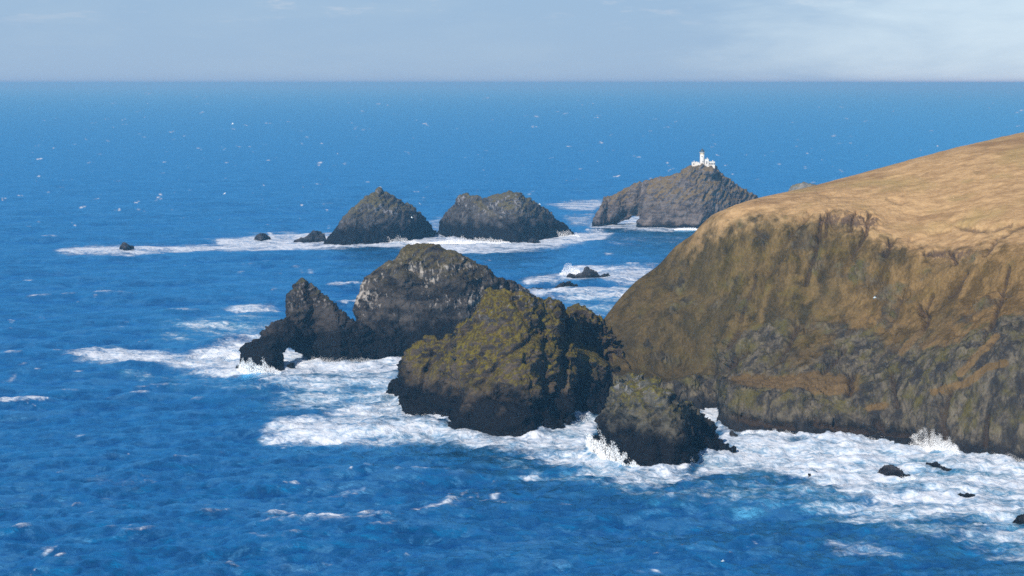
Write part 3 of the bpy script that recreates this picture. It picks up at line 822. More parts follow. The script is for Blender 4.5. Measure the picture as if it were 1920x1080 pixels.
def poly_mask(poly, soft):
    soft = soft * 1.5
    poly = [tuple(p) for p in poly]
    xs = [p[0] for p in poly]; ys = [p[1] for p in poly]
    idx = np.where((spx > min(xs) - soft * 3) & (spx < max(xs) + soft * 3) & (spy > min(ys) - soft * 3) & (spy < max(ys) + soft * 3))[0]
    m = np.zeros(len(X))
    if len(idx) == 0: return m
    x = spx[idx]; y = spy[idx]
    ins = np.zeros(len(idx), bool)
    n = len(poly)
    for i in range(n):
        x0, y0 = poly[i]; x1, y1 = poly[(i + 1) % n]
        c = ((y0 > y) != (y1 > y)) & (x < (x1 - x0) * (y - y0) / (y1 - y0 + 1e-12) + x0)
        ins ^= c
    # flatten distance: pixels are foreshortened, so count vertical pixels double
    best = np.full(len(idx), 1e9)
    for i in range(n):
        x0, y0 = poly[i]; x1, y1 = poly[(i + 1) % n]
        dx, dy = x1 - x0, (y1 - y0) * 2
        t = np.clip(((x - x0) * dx + (y - y0) * 2 * dy) / (dx * dx + dy * dy + 1e-9), 0, 1)
        best = np.minimum(best, np.hypot(x - x0 - t * dx, (y - y0) * 2 - t * dy))
    sd = np.where(ins, best, -best)
    m[idx] = sstep(-soft, soft, sd)
    return m


foam = np.zeros(len(X)); aer = np.zeros(len(X))
for poly, stg, soft, ar in [
    # far surf line
    ([(95, 470), (140, 463), (225, 459), (330, 460), (405, 458), (402, 450), (470, 443), (540, 436), (610, 440), (700, 440), (830, 440), (900, 450), (1000, 448), (1080, 436), (1130, 428), (1150, 440), (1130, 452), (1060, 462), (940, 474), (860, 474), (780, 470), (700, 464), (590, 468), (520, 472), (400, 472), (300, 474), (200, 476), (110, 474)], 1.0, 8, 0.5),
    ([(380, 446), (470, 436), (560, 430), (620, 436), (620, 460), (400, 462)], 0.55, 12, 0.5),
    ([(800, 412), (830, 404), (850, 420), (840, 442), (800, 440)], 0.6, 10, 0.3),
    ([(1020, 383), (1060, 377), (1130, 374), (1140, 384), (1110, 396), (1060, 393)], 0.9, 8, 0.3),
    ([(1050, 402), (1115, 400), (1115, 425), (1070, 428)], 0.62, 10, 0.3),
    ([(1100, 415), (1145, 414), (1200, 400), (1310, 424), (1320, 433), (1200, 430), (1110, 429)], 0.85, 6, 0.3),
    ([(1060, 452), (1180, 462), (1290, 455), (1290, 440), (1150, 440), (1080, 440)], 0.38, 14, 0.3),
    # between spotted stack and headland
    ([(975, 525), (1010, 518), (1060, 512), (1062, 500), (1110, 498), (1180, 502), (1235, 498), (1215, 522), (1180, 530), (1100, 526), (1040, 530), (985, 535)], 0.9, 9, 0.4),
    ([(985, 545), (1030, 545), (1080, 540), (1150, 540), (1190, 545), (1170, 560), (1090, 560), (1030, 560), (1000, 556)], 0.95, 9, 0.4),
    ([(1000, 535), (1200, 530), (1150, 600), (1110, 600), (1040, 570)], 0.50, 14, 0.8),
    # left of the pointed stack
    ([(415, 580), (470, 572), (515, 574), (532, 585), (520, 592), (450, 590)], 0.95, 8, 0.7),
    ([(305, 618), (360, 604), (430, 600), (450, 612), (530, 598), (535, 625), (440, 628), (340, 620)], 0.66, 13, 0.9),
    ([(105, 662), (150, 654), (250, 657), (350, 662), (372, 655), (430, 640), (480, 630), (520, 640), (545, 650), (600, 665), (700, 672), (770, 668), (760, 700), (640, 712), (560, 706), (430, 706), (340, 694), (250, 684), (140, 677)], 1.0, 12, 0.8),
    ([(480, 690), (600, 705), (760, 680), (775, 740), (760, 770), (650, 770), (560, 740), (470, 712)], 0.74, 22, 1.0),
    ([(200, 690), (420, 706), (560, 740), (440, 745), (300, 720)], 0.42, 22, 0.9),
    ([(483, 815), (510, 790), (590, 780), (650, 765), (740, 745), (762, 780), (850, 805), (900, 812), (980, 825), (1010, 812), (1110, 790), (1110, 865), (1040, 862), (960, 848), (900, 838), (800, 828), (680, 834), (560, 832), (495, 828)], 0.95, 12, 0.9),
    ([(1000, 815), (1130, 780), (1110, 850), (1180, 885), (1300, 890), (1310, 860), (1360, 850), (1380, 852), (1430, 880), (1340, 902), (1240, 926), (1160, 919), (1070, 885), (980, 858)], 0.92, 13, 1.0),
    ([(880, 840), (1100, 895), (1240, 930), (1420, 900), (1560, 910), (1500, 950), (1250, 950), (1050, 910), (900, 860)], 0.54, 20, 1.0),
    ([(1300, 765), (1356, 765), (1350, 800), (1356, 845), (1340, 800)], 1.0, 8, 0.5),
    ([(1345, 808), (1500, 815), (1700, 822), (1800, 850), (2150, 885), (2200, 1010), (2000, 1000), (1900, 960), (1780, 950), (1640, 945), (1560, 920), (1480, 900), (1380, 880), (1340, 850)], 1.0, 14, 1.0),
    ([(1545, 945), (1640, 930), (1800, 940), (1920, 945), (2050, 1000), (1960, 1045), (1880, 1015), (1800, 985), (1700, 985), (1600, 980)], 0.72, 16, 1.0),
    ([(1700, 1010), (1790, 985), (1880, 990), (1960, 1010), (1960, 1060), (1860, 1050), (1780, 1012), (1720, 1018)], 0.60, 14, 0.8),
    ([(1540, 1010), (1640, 1018), (1700, 1039), (1690, 1045), (1560, 1041)], 0.62, 12, 0.7),
    ([(1680, 955), (1760, 950), (1900, 960), (1900, 975), (1760, 975)], 0.95, 10, 0.5),
    ([(1560, 925), (1620, 915), (1640, 925), (1600, 935)], 0.9, 8, 0.8),
    ([(300, 600), (420, 585), (530, 590), (540, 640), (430, 640), (300, 650)], 0.42, 18, 0.9),
    ([(520, 700), (780, 690), (770, 790), (620, 780), (500, 760)], 0.62, 22, 1.0),
    ([(1380, 890), (1560, 905), (1700, 960), (1900, 1000), (1960, 1060), (1760, 1020), (1560, 975), (1420, 930)], 0.46, 24, 0.9),
    # near crests
    ([(605, 922), (640, 914), (685, 910), (690, 916), (650, 926)], 0.85, 6, 0.4),
    ([(770, 960), (830, 955), (850, 943), (858, 946), (845, 958), (800, 966)], 0.85, 6, 0.3),
    ([(860, 925), (874, 910), (900, 930), (898, 936), (880, 922), (866, 932)], 0.85, 5, 0.3),
    ([(915, 936), (932, 928), (938, 936), (925, 944)], 0.85, 5, 0.3), ([(835, 928), (852, 918), (858, 924), (842, 932)], 0.8, 5, 0.3),
    ([(0, 712), (30, 702), (34, 708), (6, 720)], 0.85, 6, 0.3),
    ([(970, 890), (990, 890), (1010, 885), (1014, 892), (990, 897)], 0.8, 5, 0.5),
    ([(0, 900), (200, 890), (480, 888), (520, 900), (300, 916), (60, 910)], 0.28, 20, 0.2), ([(80, 930), (230, 938), (260, 946), (120, 944)], 0.32, 18, 0.1),
]:
    mk = poly_mask(poly, soft)
    foam = np.maximum(foam, mk * stg)
    aer = np.maximum(aer, poly_mask(poly, soft * 3.2) * ar * 0.9)
# surf climbing the rocks
surf = np.zeros(len(X))
idx = np.where((spy > 360) & (spy < 960) & (spx > 150) & (spx < 2250))[0]
sx_, sy_ = spx[idx], spy[idx]
rag = fbm(np.stack([X[idx] / 4.5, Y[idx] / 12.0, np.zeros(len(idx))], 1), 4, 0.62)
rag2 = fbm(np.stack([X[idx] / 14.0, Y[idx] / 30.0, np.ones(len(idx))], 1), 2)
for ln, wid, hgt in FEET:
    dd = seg_dist(sx_, sy_ * 2.0, [(q[0], q[1] * 2.0) for q in ln])
    k = np.exp(-(dd / (wid * 3.0)) ** 2)
    up = hgt * k * np.clip(0.40 + 1.0 * rag2 + 0.8 * rag, 0, 2)
    Z[idx] = Z[idx] * (1 - 0.6 * k) + up
    foam[idx] = np.maximum(foam[idx], np.exp(-(dd / (wid * 3.4)) ** 2) * (1.0 if hgt > 1 else 0.85))
# random whitecaps over the open sea
rc = np.random.default_rng(77)
for i in range(800):
    y0 = 168 + 912 * rc.random() ** 1.9 if i < 440 else (520 + 560 * rc.random() if i < 500 else 170 + 270 * rc.random())
    x0 = rc.uniform(-40, 1960)
    D0 = H / math.tan(TH + math.atan((y0 - 540) / F))
    w = rc.uniform(1.0, 4.0) * (0.6 + D0 / 2200.0) * F / D0 if D0 < 1800 else rc.uniform(2.4, 6.5)
    hh = max(1.0, w * rc.uniform(0.18, 0.42)) if D0 > 1200 else w * rc.uniform(0.10, 0.2)
    st = rc.uniform(0.45, 0.95) * (1.0 if i < 500 else 1.6)
    j = np.where((np.abs(spx - x0) < 3 * w) & (np.abs(spy - y0) < 3 * hh))[0]
    tilt = rc.uniform(-0.25, 0.1)
    dx = (spx[j] - x0) / w; dy = (spy[j] - y0 - tilt * (spx[j] - x0)) / hh
    for q_ in range(3):
        ox, oy, sx2 = rc.normal() * 0.6, rc.normal() * 0.6, rc.uniform(0.35, 0.9)
        foam[j] = np.maximum(foam[j], st * (1 - 0.15 * q_) * np.exp(-((dx - ox) ** 2 + (dy - oy) ** 2 * 1.6) / sx2 ** 2))
# crests break a little
nz = dense & (RR < 2600)
pn = fbm(np.stack([X[nz] / 60.0, Y[nz] / 90.0, np.zeros(nz.sum())], 1), 3) + 0.5 * fbm(np.stack([X[nz] / 7.0, Y[nz] / 9.0, np.ones(nz.sum())], 1), 3)
zr = Z[nz] / np.std(Z[nz])
foam[nz] = np.maximum(foam[nz], 0.85 * sstep(1.55, 3.0, zr + 1.25 * pn))
far = sstep(2500, 9000, RR)
lump = fbm(np.stack([X / 9.0, Y / 14.0, np.zeros(len(X))], 1)[dense], 3)
Z[dense] += foam[dense] * np.clip(0.4 + 1.8 * lump, 0, 2.4) * (RR[dense] < 1500)
S[:, 2] = Z * (1 - 0.7 * far)
a2 = np.arange(nR * nA).reshape(nR, nA)
quads = np.stack([a2[:-1, :-1].ravel(), a2[:-1, 1:].ravel(), a2[1:, 1:].ravel(), a2[1:, :-1].ravel()], 1)
quads = quads[:, ::-1]
me = np_mesh('sea', S, quads)
fattr(me, 'foam', foam); fattr(me, 'aer', np.clip(aer, 0, 1))

m_s, nt, bs = new_mat('sea_water')
P, p, n = geo(nt)
af = nt.attr('foam'); aa = nt.attr('aer')
w1 = nt.noise(nt.mapping(P, (0, 0, 0.45), (0.7, 0.5, 1.0)), 0.16, 8, 0.62, 0.4)
w2 = nt.noise(nt.mapping(P, (0, 0, -0.2), (0.8, 1.0, 1.0)), 0.028, 6, 0.6)
fl = nt.noise(nt.mapping(P, (0, 0, 0.15), (0.8, 0.75, 1.0)), 0.42, 8, 0.66, 0.8)
fl2 = nt.noise(nt.mapping(P, (0, 0, -0.1), (0.7, 0.8, 1.0)), 0.075, 6, 0.62, 0.6)
fn = nt.math('ADD', nt.math('MULTIPLY', fl, 0.42), nt.math('MULTIPLY', fl2, 0.58))
gate = nt.step(af, 0.0, 0.30)
fl3 = nt.noise(nt.mapping(P, (0, 0, 0.12), (0.22, 0.8, 1.0)), 0.11, 5, 0.6, 0.5)
mask = nt.math('ADD', nt.math('MULTIPLY', af, nt.math('ADD', 0.25, nt.math('MULTIPLY', fl3, 1.75))), nt.math('MULTIPLY', nt.math('MULTIPLY', nt.math('SUBTRACT', fn, 0.5), 3.2), gate))
mk = nt.math('MULTIPLY', nt.step(mask, 0.26, 1.28), 0.96)
deep = nt.mix(nt.step(w2, 0.35, 0.65), (0.0003, 0.032, 0.100), (0.0006, 0.056, 0.160))
deep = nt.mix(nt.step(w1, 0.44, 0.60), deep, (0.003, 0.120, 0.290))  # light and dark sides of the waves painted into the water colour
w3 = nt.noise(nt.mapping(P, (0, 0, -0.35), (0.75, 0.36, 1.0)), 0.20, 7, 0.68, 0.5)
sky_sheen = nt.math('MULTIPLY', nt.step(nt.math('ADD', nt.math('MULTIPLY', w3, 0.6), nt.math('MULTIPLY', w2, 0.5)), 0.545, 0.63), 0.85)
deep = nt.mix(sky_sheen, deep, (0.060, 0.215, 0.40))  # pale patches imitate sky reflected on the waves, as base colour
w4 = nt.noise(nt.mapping(P, (0, 0, 0.2), (0.35, 0.55, 1.0)), 0.12, 7, 0.66, 0.4)
deep = nt.mix(nt.math('MULTIPLY', nt.step(w4, 0.57, 0.70), 0.6), deep, (0.11, 0.26, 0.44))  # paler streaks, more sky reflection painted in
turq = nt.mix(fl2, (0.02, 0.22, 0.40), (0.10, 0.42, 0.58))
ta = nt.step(nt.math('ADD', aa, nt.math('MULTIPLY', nt.math('SUBTRACT', fl2, 0.5), 1.5)), 0.18, 0.95)
wcol = nt.mix(nt.math('MULTIPLY', ta, 0.85), deep, turq)
fcol = nt.mix(nt.step(fl, 0.35, 0.6), (0.42, 0.51, 0.63), (0.66, 0.69, 0.74))
nt.put(bs.inputs['Base Color'], nt.mix(mk, wcol, fcol))
nt.put(bs.inputs['Roughness'], nt.math('ADD', 0.22, nt.math('MULTIPLY', mk, 0.6)))
bs.inputs['IOR'].default_value = 1.333
bs.inputs['Specular IOR Level'].default_value = 0.0
bm = nt.new('ShaderNodeBump'); bm.inputs['Strength'].default_value = 1.0; bm.inputs['Distance'].default_value = 2.6
nt.L.new(nt.math('ADD', nt.math('MULTIPLY', w1, 1.0), nt.math('MULTIPLY', mk, 0.12)), bm.inputs['Height'])
nt.L.new(bm.outputs[0], bs.inputs['Normal'])
gl = nt.new('ShaderNodeBsdfGlossy'); gl.inputs['Roughness'].default_value = 0.16
gl.inputs['Color'].default_value = (0.16, 0.60, 0.95, 1); nt.L.new(bm.outputs[0], gl.inputs['Normal'])
fr = nt.new('ShaderNodeFresnel'); fr.inputs['IOR'].default_value = 1.333; nt.L.new(bm.outputs[0], fr.inputs['Normal'])
mxs = nt.new('ShaderNodeMixShader')
nt.put(mxs.inputs[0], nt.math('MULTIPLY', nt.math('MULTIPLY', nt.math('SUBTRACT', fr.outputs[0], 0.10), 0.85, clamp=True), nt.math('SUBTRACT', 1.0, mk)))
nt.L.new(bs.outputs[0], mxs.inputs[1]); nt.L.new(gl.outputs[0], mxs.inputs[2])
nt.L.new(mxs.outputs[0], m_s.node_tree.nodes['Material Output'].inputs['Surface'])
sea = obj('sea', me, m_s)
tag(sea, 'blue wind-whipped sea with white surf and whitecaps', 'sea', None, 'structure')

# ------------------------------------------------------------------ spray
m_sp = plain('spray_white', (0.86, 0.88, 0.90), 0.8, 0, 0.05)


def spray(path, hpx, n, label, lean=0.0, size=(0.016, 0.048), thick=5.0, dD=-2.0, streak=1.0, power=3.0, seed=0, back=0.0, mult=20):
    """a burst of droplets: small flakes thrown up from a stretch of foot line"""
    r = np.random.default_rng(100 + seed)
    w3 = np.array([at_sea(*q) for q in path])
    tt = np.concatenate([[0], np.cumsum(np.hypot(np.diff(w3[:, 0]), np.diff(w3[:, 1])))])
    W = tt[-1]; tt = tt / W
    n = n * mult
    u = r.random(n)
    Hh = hpx * w3[:, 1].mean() / F
    env = np.sin(np.pi * u) ** 0.7
    jag = 0.55 + 0.9 * np.clip(fbm(np.stack([u * W / (2.2 if streak > 2 else 4.5), np.full(n, seed * 3.1), np.zeros(n)], 1), 3) + 0.25, 0, 1)
    z = Hh * env * jag * r.random(n) ** power - 0.4
    x = np.interp(u, tt, w3[:, 0]) + lean * z + r.normal(size=n) * 0.25
    y = np.interp(u, tt, w3[:, 1]) + dD + back * np.maximum(z, 0) + r.normal(size=n) * thick * 0.35 
    sz = r.uniform(*size, n) * (1.0 - 0.45 * np.clip(z / Hh, 0, 1))
    c = np.stack([x, y, z], 1)
    nv = np.array([-0.25, -0.85, 0.50]); nv /= np.linalg.norm(nv); e1 = np.array([0.959, -0.282, 0.0]); e2 = np.cross(nv, e1)
    o2 = r.normal(size=(n, 3, 2)) * 1.25
    vs = c[:, None, :] + (o2[..., :1] * e1 + o2[..., 1:] * e2 + 0.35 * r.normal(size=(n, 3, 3))) * sz[:, None, None]
    area = np.einsum('ij,j->i', np.cross(vs[:, 1] - vs[:, 0], vs[:, 2] - vs[:, 0]), nv)
    fl_ = area < 0
    vs[fl_] = vs[fl_][:, ::-1]
    vs[:, 1, 2] += sz * streak; vs[:, 1, 0] += lean * sz * streak
    tr = np.arange(n * 3).reshape(n, 3)
    me = np_mesh('spray', vs.reshape(-1, 3), None, tr, False)
    o = obj('spray', me, m_sp)
    return tag(o, label, 'spray', None, 'stuff')


spray([(1692, 830), (1750, 845), (1805, 860)], 46, 11000, 'tall white burst of spray against the right cliff foot', seed=1, lean=0.15)
spray([(1380, 812), (1420, 814), (1530, 823)], 16, 2600, 'low white spray along the cliff foot beside the narrow channel', seed=2)
spray([(1530, 826), (1700, 826)], 11, 2000, 'thin spray under the middle of the headland cliff', seed=3)
spray([(1798, 860), (1960, 876)], 22, 2400, 'white spray at the cliff foot near the right edge', seed=4)
spray([(1101, 842), (1112, 852), (1135, 864), (1169, 877), (1212, 885)], 62, 2600, 'white water streaming down the left foot of the nearest rock', seed=5, streak=9.0, thick=2, dD=-2.2, size=(0.03, 0.07), power=1.25, lean=-0.3, back=0.75, mult=5)
spray([(1284, 884), (1300, 862), (1322, 857), (1362, 852)], 22, 1400, 'spray at the right foot of the nearest rock', seed=6)
spray([(443, 697), (470, 701), (500, 703), (530, 699)], 34, 1800, 'white water streaming off the foot of the little sea arch', seed=7, streak=8.0, thick=2, size=(0.03, 0.08), power=1.25, dD=-2.5, lean=-0.3, back=0.3, mult=6)
spray([(545, 690), (595, 679), (640, 685), (720, 676)], 18, 2600, 'spray along the foot of the pointed stack', seed=8)
spray([(757, 781), (790, 785), (842, 798), (860, 808)], 20, 1700, 'spray at the left foot of the mossy knoll', seed=9)
spray([(900, 808), (965, 808)], 30, 1500, 'spray in the notch of the mossy knoll foot', seed=10)
spray([(1040, 792), (1135, 792)], 22, 1500, 'spray in the channel left of the nearest rock', seed=11)
spray([(690, 456), (790, 456)], 15, 900, 'spray at the foot of the conical stack', seed=12, size=(0.05, 0.13))
spray([(800, 456), (960, 456)], 16, 1500, 'spray at the foot of the twin-humped stack', seed=13, size=(0.05, 0.13))
spray([(1020, 446), (1090, 446)], 18, 800, 'spray at the right end of the twin-humped stack', seed=14, size=(0.05, 0.13))
spray([(1048, 518), (1092, 518)], 26, 1200, 'burst of spray left of the pointed grey rock', seed=15, size=(0.04, 0.10), dD=4)
spray([(370, 676), (470, 676)], 34, 2200, 'heaped white breaker rolling in left of the little sea arch', seed=16, thick=10, dD=12)
spray([(1680, 897), (1720, 897)], 14, 500, 'splash on the jagged rock below the cliff', seed=17)
spray([(1265, 430), (1310, 430)], 7, 300, 'splash at the foot of the lighthouse stack', seed=18, size=(0.05, 0.13))

# ------------------------------------------------------------------ lighthouse
m_wh = plain('white_wall', (0.66, 0.64, 0.60), 0.7, 0, 0.22, 0.5)
m_bu = plain('buff_band', (0.55, 0.40, 0.20), 0.7)
m_dk = plain('dark_metal', (0.05, 0.06, 0.07), 0.4)
m_gl = plain('lantern_glass', (0.12, 0.16, 0.20), 0.1)
m_wi = plain('window_dark', (0.03, 0.035, 0.04), 0.2)
m_rf = plain('grey_roof', (0.45, 0.45, 0.44), 0.8)
MD = 2082.0
mpp = MD / F


def mz(py): return at_depth(1317, py, MD)[2]


def mx(px): return at_depth(px, 310, MD)[0]


gz = mz(312)
lh = empty('lighthouse', (mx(1316.5), MD, gz), 'white round lighthouse tower with dark lantern on top of the island', 'lighthouse')
zt = mz(287) - gz
mb = MB(); mb.lathe([(2.35, -4), (2.3, 0), (2.05, zt * 0.6), (1.95, zt)], 28); obj('tower', mb.mesh('tower', True), m_wh, lh)
mb = MB(); mb.lathe([(2.02, zt - 1.2), (2.08, zt - 1.1), (2.05, zt - 0.4)], 28); obj('band', mb.mesh('band'), m_bu, lh)
mb = MB(); mb.lathe([(1.95, zt), (2.7, zt + 0.35), (2.75, zt + 0.65), (2.0, zt + 0.7)], 28); gal = obj('gallery', mb.mesh('gallery'), m_wh, lh)
mb = MB()
for i in range(20):
    a = i / 20 * 2 * math.pi; x, y = 2.6 * math.cos(a), 2.6 * math.sin(a)
    mb.box(x - .04, x + .04, y - .04, y + .04, zt + .65, zt + 1.7)
for zz in (1.2, 1.7):
    for i in range(20):
        a = i / 20 * 2 * math.pi; b = (i + 1) / 20 * 2 * math.pi
        p0 = (2.6 * math.cos(a), 2.6 * math.sin(a)); p1 = (2.6 * math.cos(b), 2.6 * math.sin(b))
        mb.add([(p0[0], p0[1], zt + zz), (p1[0], p1[1], zt + zz), (p1[0], p1[1], zt + zz + .07), (p0[0], p0[1], zt + zz + .07),
                (p0[0] * .97, p0[1] * .97, zt + zz), (p1[0] * .97, p1[1] * .97, zt + zz), (p1[0] * .97, p1[1] * .97, zt + zz + .07), (p0[0] * .97, p0[1] * .97, zt + zz + .07)],
               [(0, 1, 2, 3), (5, 4, 7, 6), (3, 2, 6, 7), (1, 0, 4, 5)])
obj('railing', mb.mesh('railing'), m_dk, gal)
mb = MB(); mb.lathe([(1.5, zt + 0.7), (1.5, zt + 2.3)], 16); lr = obj('lantern_room', mb.mesh('lantern_room'), m_gl, lh)
for i in range(8):
    a = i / 8 * 2 * math.pi; x, y = 1.53 * math.cos(a), 1.53 * math.sin(a)
    mb = MB(); mb.box(x - .06, x + .06, y - .06, y + .06, zt + .7, zt + 2.3)
    obj('glazing_bar', mb.mesh('glazing_bar'), m_dk, lr)
mb = MB(); mb.lathe([(1.75, zt + 2.3), (1.6, zt + 2.6), (1.1, zt + 3.2), (0.4, zt + 3.7), (0.2, zt + 3.9), (0.2, zt + 4.4), (0.04, zt + 4.5), (0.04, zt + 5.4)], 20)
obj('dome', mb.mesh('dome', True), m_dk, lh)
for (dx, zz) in ((-0.3, zt * 0.75), (0.4, zt * 0.38)):
    mb = MB(); mb.box(dx - .3, dx + .3, -2.25, -1.9, zz - .55, zz + .55); obj('window', mb.mesh('window'), m_wi, lh)


def house(px0, px1, py_t, py_b, dy, depth, label, nwin, parapet=True):
    x0, x1 = mx(px0), mx(px1); z0, z1 = mz(py_b), mz(py_t)
    cx = (x0 + x1) / 2; w = (x1 - x0) / 2
    h = empty('keepers_house', (cx, MD + dy, z0), label, 'building', 'white station buildings round the lighthouse')
    hh = z1 - z0
    mb = MB(); mb.box(-w, w, -depth / 2, depth / 2, -2, hh); obj('wall', mb.mesh('wall'), m_wh, h)
    mb = MB(); mb.box(-w - .15, w + .15, -depth / 2 - .15, depth / 2 + .15, hh, hh + .25)
    rf = obj('roof', mb.mesh('roof'), m_rf, h)
    for i in range(nwin):
        wx = -w + (i + 0.5) * 2 * w / nwin
        mb = MB(); mb.box(wx - .4, wx + .4, -depth / 2 - .04, -depth / 2 + .1, hh * .35, hh * .75); obj('window', mb.mesh('window'), m_wi, h)
    mb = MB(); mb.box(w * .3 - .35, w * .3 + .35, -.35, .35, hh + .25, hh + 1.3); obj('chimney', mb.mesh('chimney'), m_wh, rf)


house(1321.5, 1328.5, 298.5, 312, 1.0, 5, 'tall white flat-roofed block touching the right side of the lighthouse tower', 1)
house(1329.5, 1340, 303, 312, 0.5, 5, 'long low white block at the right end of the lighthouse station', 4)
house(1297, 1304, 304, 312, 0.0, 4, 'small white block at the left end of the lighthouse station', 1)
wl = empty('perimeter_wall', (mx(1309), MD - 4, mz(312)), 'white enclosure wall stepping down below the lighthouse tower', 'wall')
mb = MB()
x = -2.6
for (w, t, b) in ((1.6, 303, 321), (1.6, 304, 319), (1.6, 306, 322), (1.8, 307, 318), (1.8, 308, 316), (2.0, 309, 315), (2.0, 310, 314)):
    mb.box(x, x + w - 0.01, -.4, .4, mz(b) - mz(312) - 3, mz(t) - mz(312)); x += w
obj('wall', mb.mesh('wall'), m_wh, wl)
mb = MB()
x = -2.6
for (w, t) in ((1.6, 303), (1.6, 304), (1.6, 306), (1.8, 307), (1.8, 308), (2.0, 309), (2.0, 310)):
    mb.box(x - .05, x + w - .06, -.5, .5, mz(t) - mz(312), mz(t) - mz(312) + .2); x += w
obj('coping', mb.mesh('coping'), m_rf, wl)
st = empty('stair', (mx(1301.5), MD - 4.5, mz(321)), 'pale steep stair running down the rock under the left station block', 'stair')
mb = MB()
for i in range(14):
    mb.box(-.7, .7, i * .28 - .5, i * .28 + 1.2, i * .33 - 2.5, i * .33)
obj('steps', mb.mesh('steps'), m_wh, st)
mb = MB()
for s_ in (-.85, .70):
    for i in range(14):
        mb.box(s_, s_ + .15, i * .28 - .5, i * .28 - .25, i * .33 - 2, i * .33 + .9)
obj('side_wall', mb.mesh('side_wall'), m_wh, st)

# ------------------------------------------------------------------ seabirds
m_bw = plain('bird_white', (0.85, 0.84, 0.80), 0.7, 0, 0.05)
m_bb = plain('bird_black', (0.02, 0.02, 0.022), 0.7, 0, 0.1)
m_by = plain('bird_buff', (0.70, 0.55, 0.28), 0.7, 0, 0.1)


def wing_mesh(side, black):
    # root to tip stations: (span, leading edge, trailing edge, height)
    stn = [(0.08, 0.16, -0.16, 0.03), (0.34, 0.20, -0.10, 0.12), (0.62, 0.14, -0.12, 0.14)] if not black else [(0.62, 0.14, -0.12, 0.14), (0.80, 0.04, -0.16, 0.11), (0.96, -0.12, -0.20, 0.06)]
    vs = []; fs = []
    for (s, a, b, z) in stn:
        vs += [(side * s, a, z), (side * s, (a + b) / 2, z + 0.025), (side * s, b, z), (side * s, (a + b) / 2, z - 0.012)]
    for k in range(len(stn) - 1):
        for i in range(4):
            j = (i + 1) % 4
            fs.append((k * 4 + i, k * 4 + j, k * 4 + 4 + j, k * 4 + 4 + i))
    fs += [(0, 1, 2, 3), tuple(len(vs) - 4 + i for i in (3, 2, 1, 0))]
    mb = MB(); mb.add(vs, fs)
    return mb.mesh('wing')


def body_mesh():
    prof = [(-0.48, 0.01), (-0.40, 0.035), (-0.22, 0.085), (0.0, 0.11), (0.2, 0.085), (0.30, 0.055), (0.37, 0.052), (0.43, 0.045), (0.47, 0.02), (0.57, 0.005)]
    vs = []; fs = []; n = 10
    for (y, r) in prof:
        for i in range(n):
            a = 2 * math.pi * i / n
            vs.append((r * math.cos(a), y, r * math.sin(a)))
    for k in range(len(prof) - 1):
        for i in range(n):
            j = (i + 1) % n
            fs.append((k * n + i, k * n + j, (k + 1) * n + j, (k + 1) * n + i))
    mb = MB(); mb.add(vs, fs)
    return mb.mesh('body', True)


def tail_mesh():
    mb = MB()
    mb.add([(-.05, -.40, .01), (.05, -.40, .01), (.09, -.62, .0), (0, -.70, 0), (-.09, -.62, 0), (-.05, -.40, -.01), (.05, -.40, -.01), (.09, -.62, -.012), (0, -.70, -.012), (-.09, -.62, -.012)],
           [(0, 1, 2, 3, 4), (9, 8, 7, 6, 5), (0, 5, 6, 1), (1, 6, 7, 2), (2, 7, 8, 3), (3, 8, 9, 4), (4, 9, 5, 0)])
    return mb.mesh('tail')


def head_mesh():
    mb = MB()
    vs = []; fs = []; n = 10
    prof = [(0.29, 0.03), (0.31, 0.058), (0.37, 0.06), (0.42, 0.05), (0.45, 0.03)]
    for (y, r) in prof:
        for i in range(n):
            a = 2 * math.pi * i / n; vs.append((r * math.cos(a), y, r * math.sin(a) + 0.004))
    for k in range(len(prof) - 1):
        for i in range(n):
            j = (i + 1) % n; fs.append((k * n + i, k * n + j, (k + 1) * n + j, (k + 1) * n + i))
    mb.add(vs, fs)
    return mb.mesh('head', True)


wl_, wr_, tl_, tr_, bd_, ta_, hd_ = wing_mesh(-1, False), wing_mesh(1, False), wing_mesh(-1, True), wing_mesh(1, True), body_mesh(), tail_mesh(), head_mesh()
for me_, mt in ((wl_, m_bw), (wr_, m_bw), (tl_, m_bb), (tr_, m_bb), (bd_, m_bw), (ta_, m_bw), (hd_, m_by)):
    me_.materials.append(mt)
birds = [
    (1355, 1052, 545, (0.1, 0.75, 2.2), 'white black-tipped seabird gliding low over open water at the bottom right'),
    (421, 363, 900, (0.0, -0.7, 0.6), 'white seabird crossing plain blue sea above the left surf line'),
    (772, 408, 1000, (0.2, 0.9, 1.3), 'white seabird passing in front of the conical stack'),
    (1012, 383, 950, (0.0, 0.8, 0.9), 'white seabird above the right slope of the twin-humped stack'),
    (787, 382, 960, (0.1, -0.6, 2.6), 'white seabird in the gap over the conical stack right slope'),
    (166, 176, 1500, (0.1, 0.6, 0.4), 'white seabird just under the horizon at the far left'),
    (436, 232, 1300, (0.0, -0.8, 1.1), 'white seabird over distant open sea, upper left'),
    (1640, 558, 620, (0.1, 0.7, 2.0), 'white seabird flying in front of the olive headland slope'),
]
for bx, by_, D, rot, lab in birds:
    c = at_depth(bx, by_, D)
    r = empty('seabird', tuple(c), lab, 'bird', 'white seabirds on the wing')
    r.rotation_euler = rot
    for nm, me_, sub in (('body', bd_, None), ('tail', ta_, None), ('head', hd_, None), ('wing', wl_, tl_), ('wing', wr_, tr_)):
        o = bpy.data.objects.new(nm, me_); COL.objects.link(o); o.parent = r
        if sub is not None:
            t = bpy.data.objects.new('wing_tip', sub); COL.objects.link(t); t.parent = o

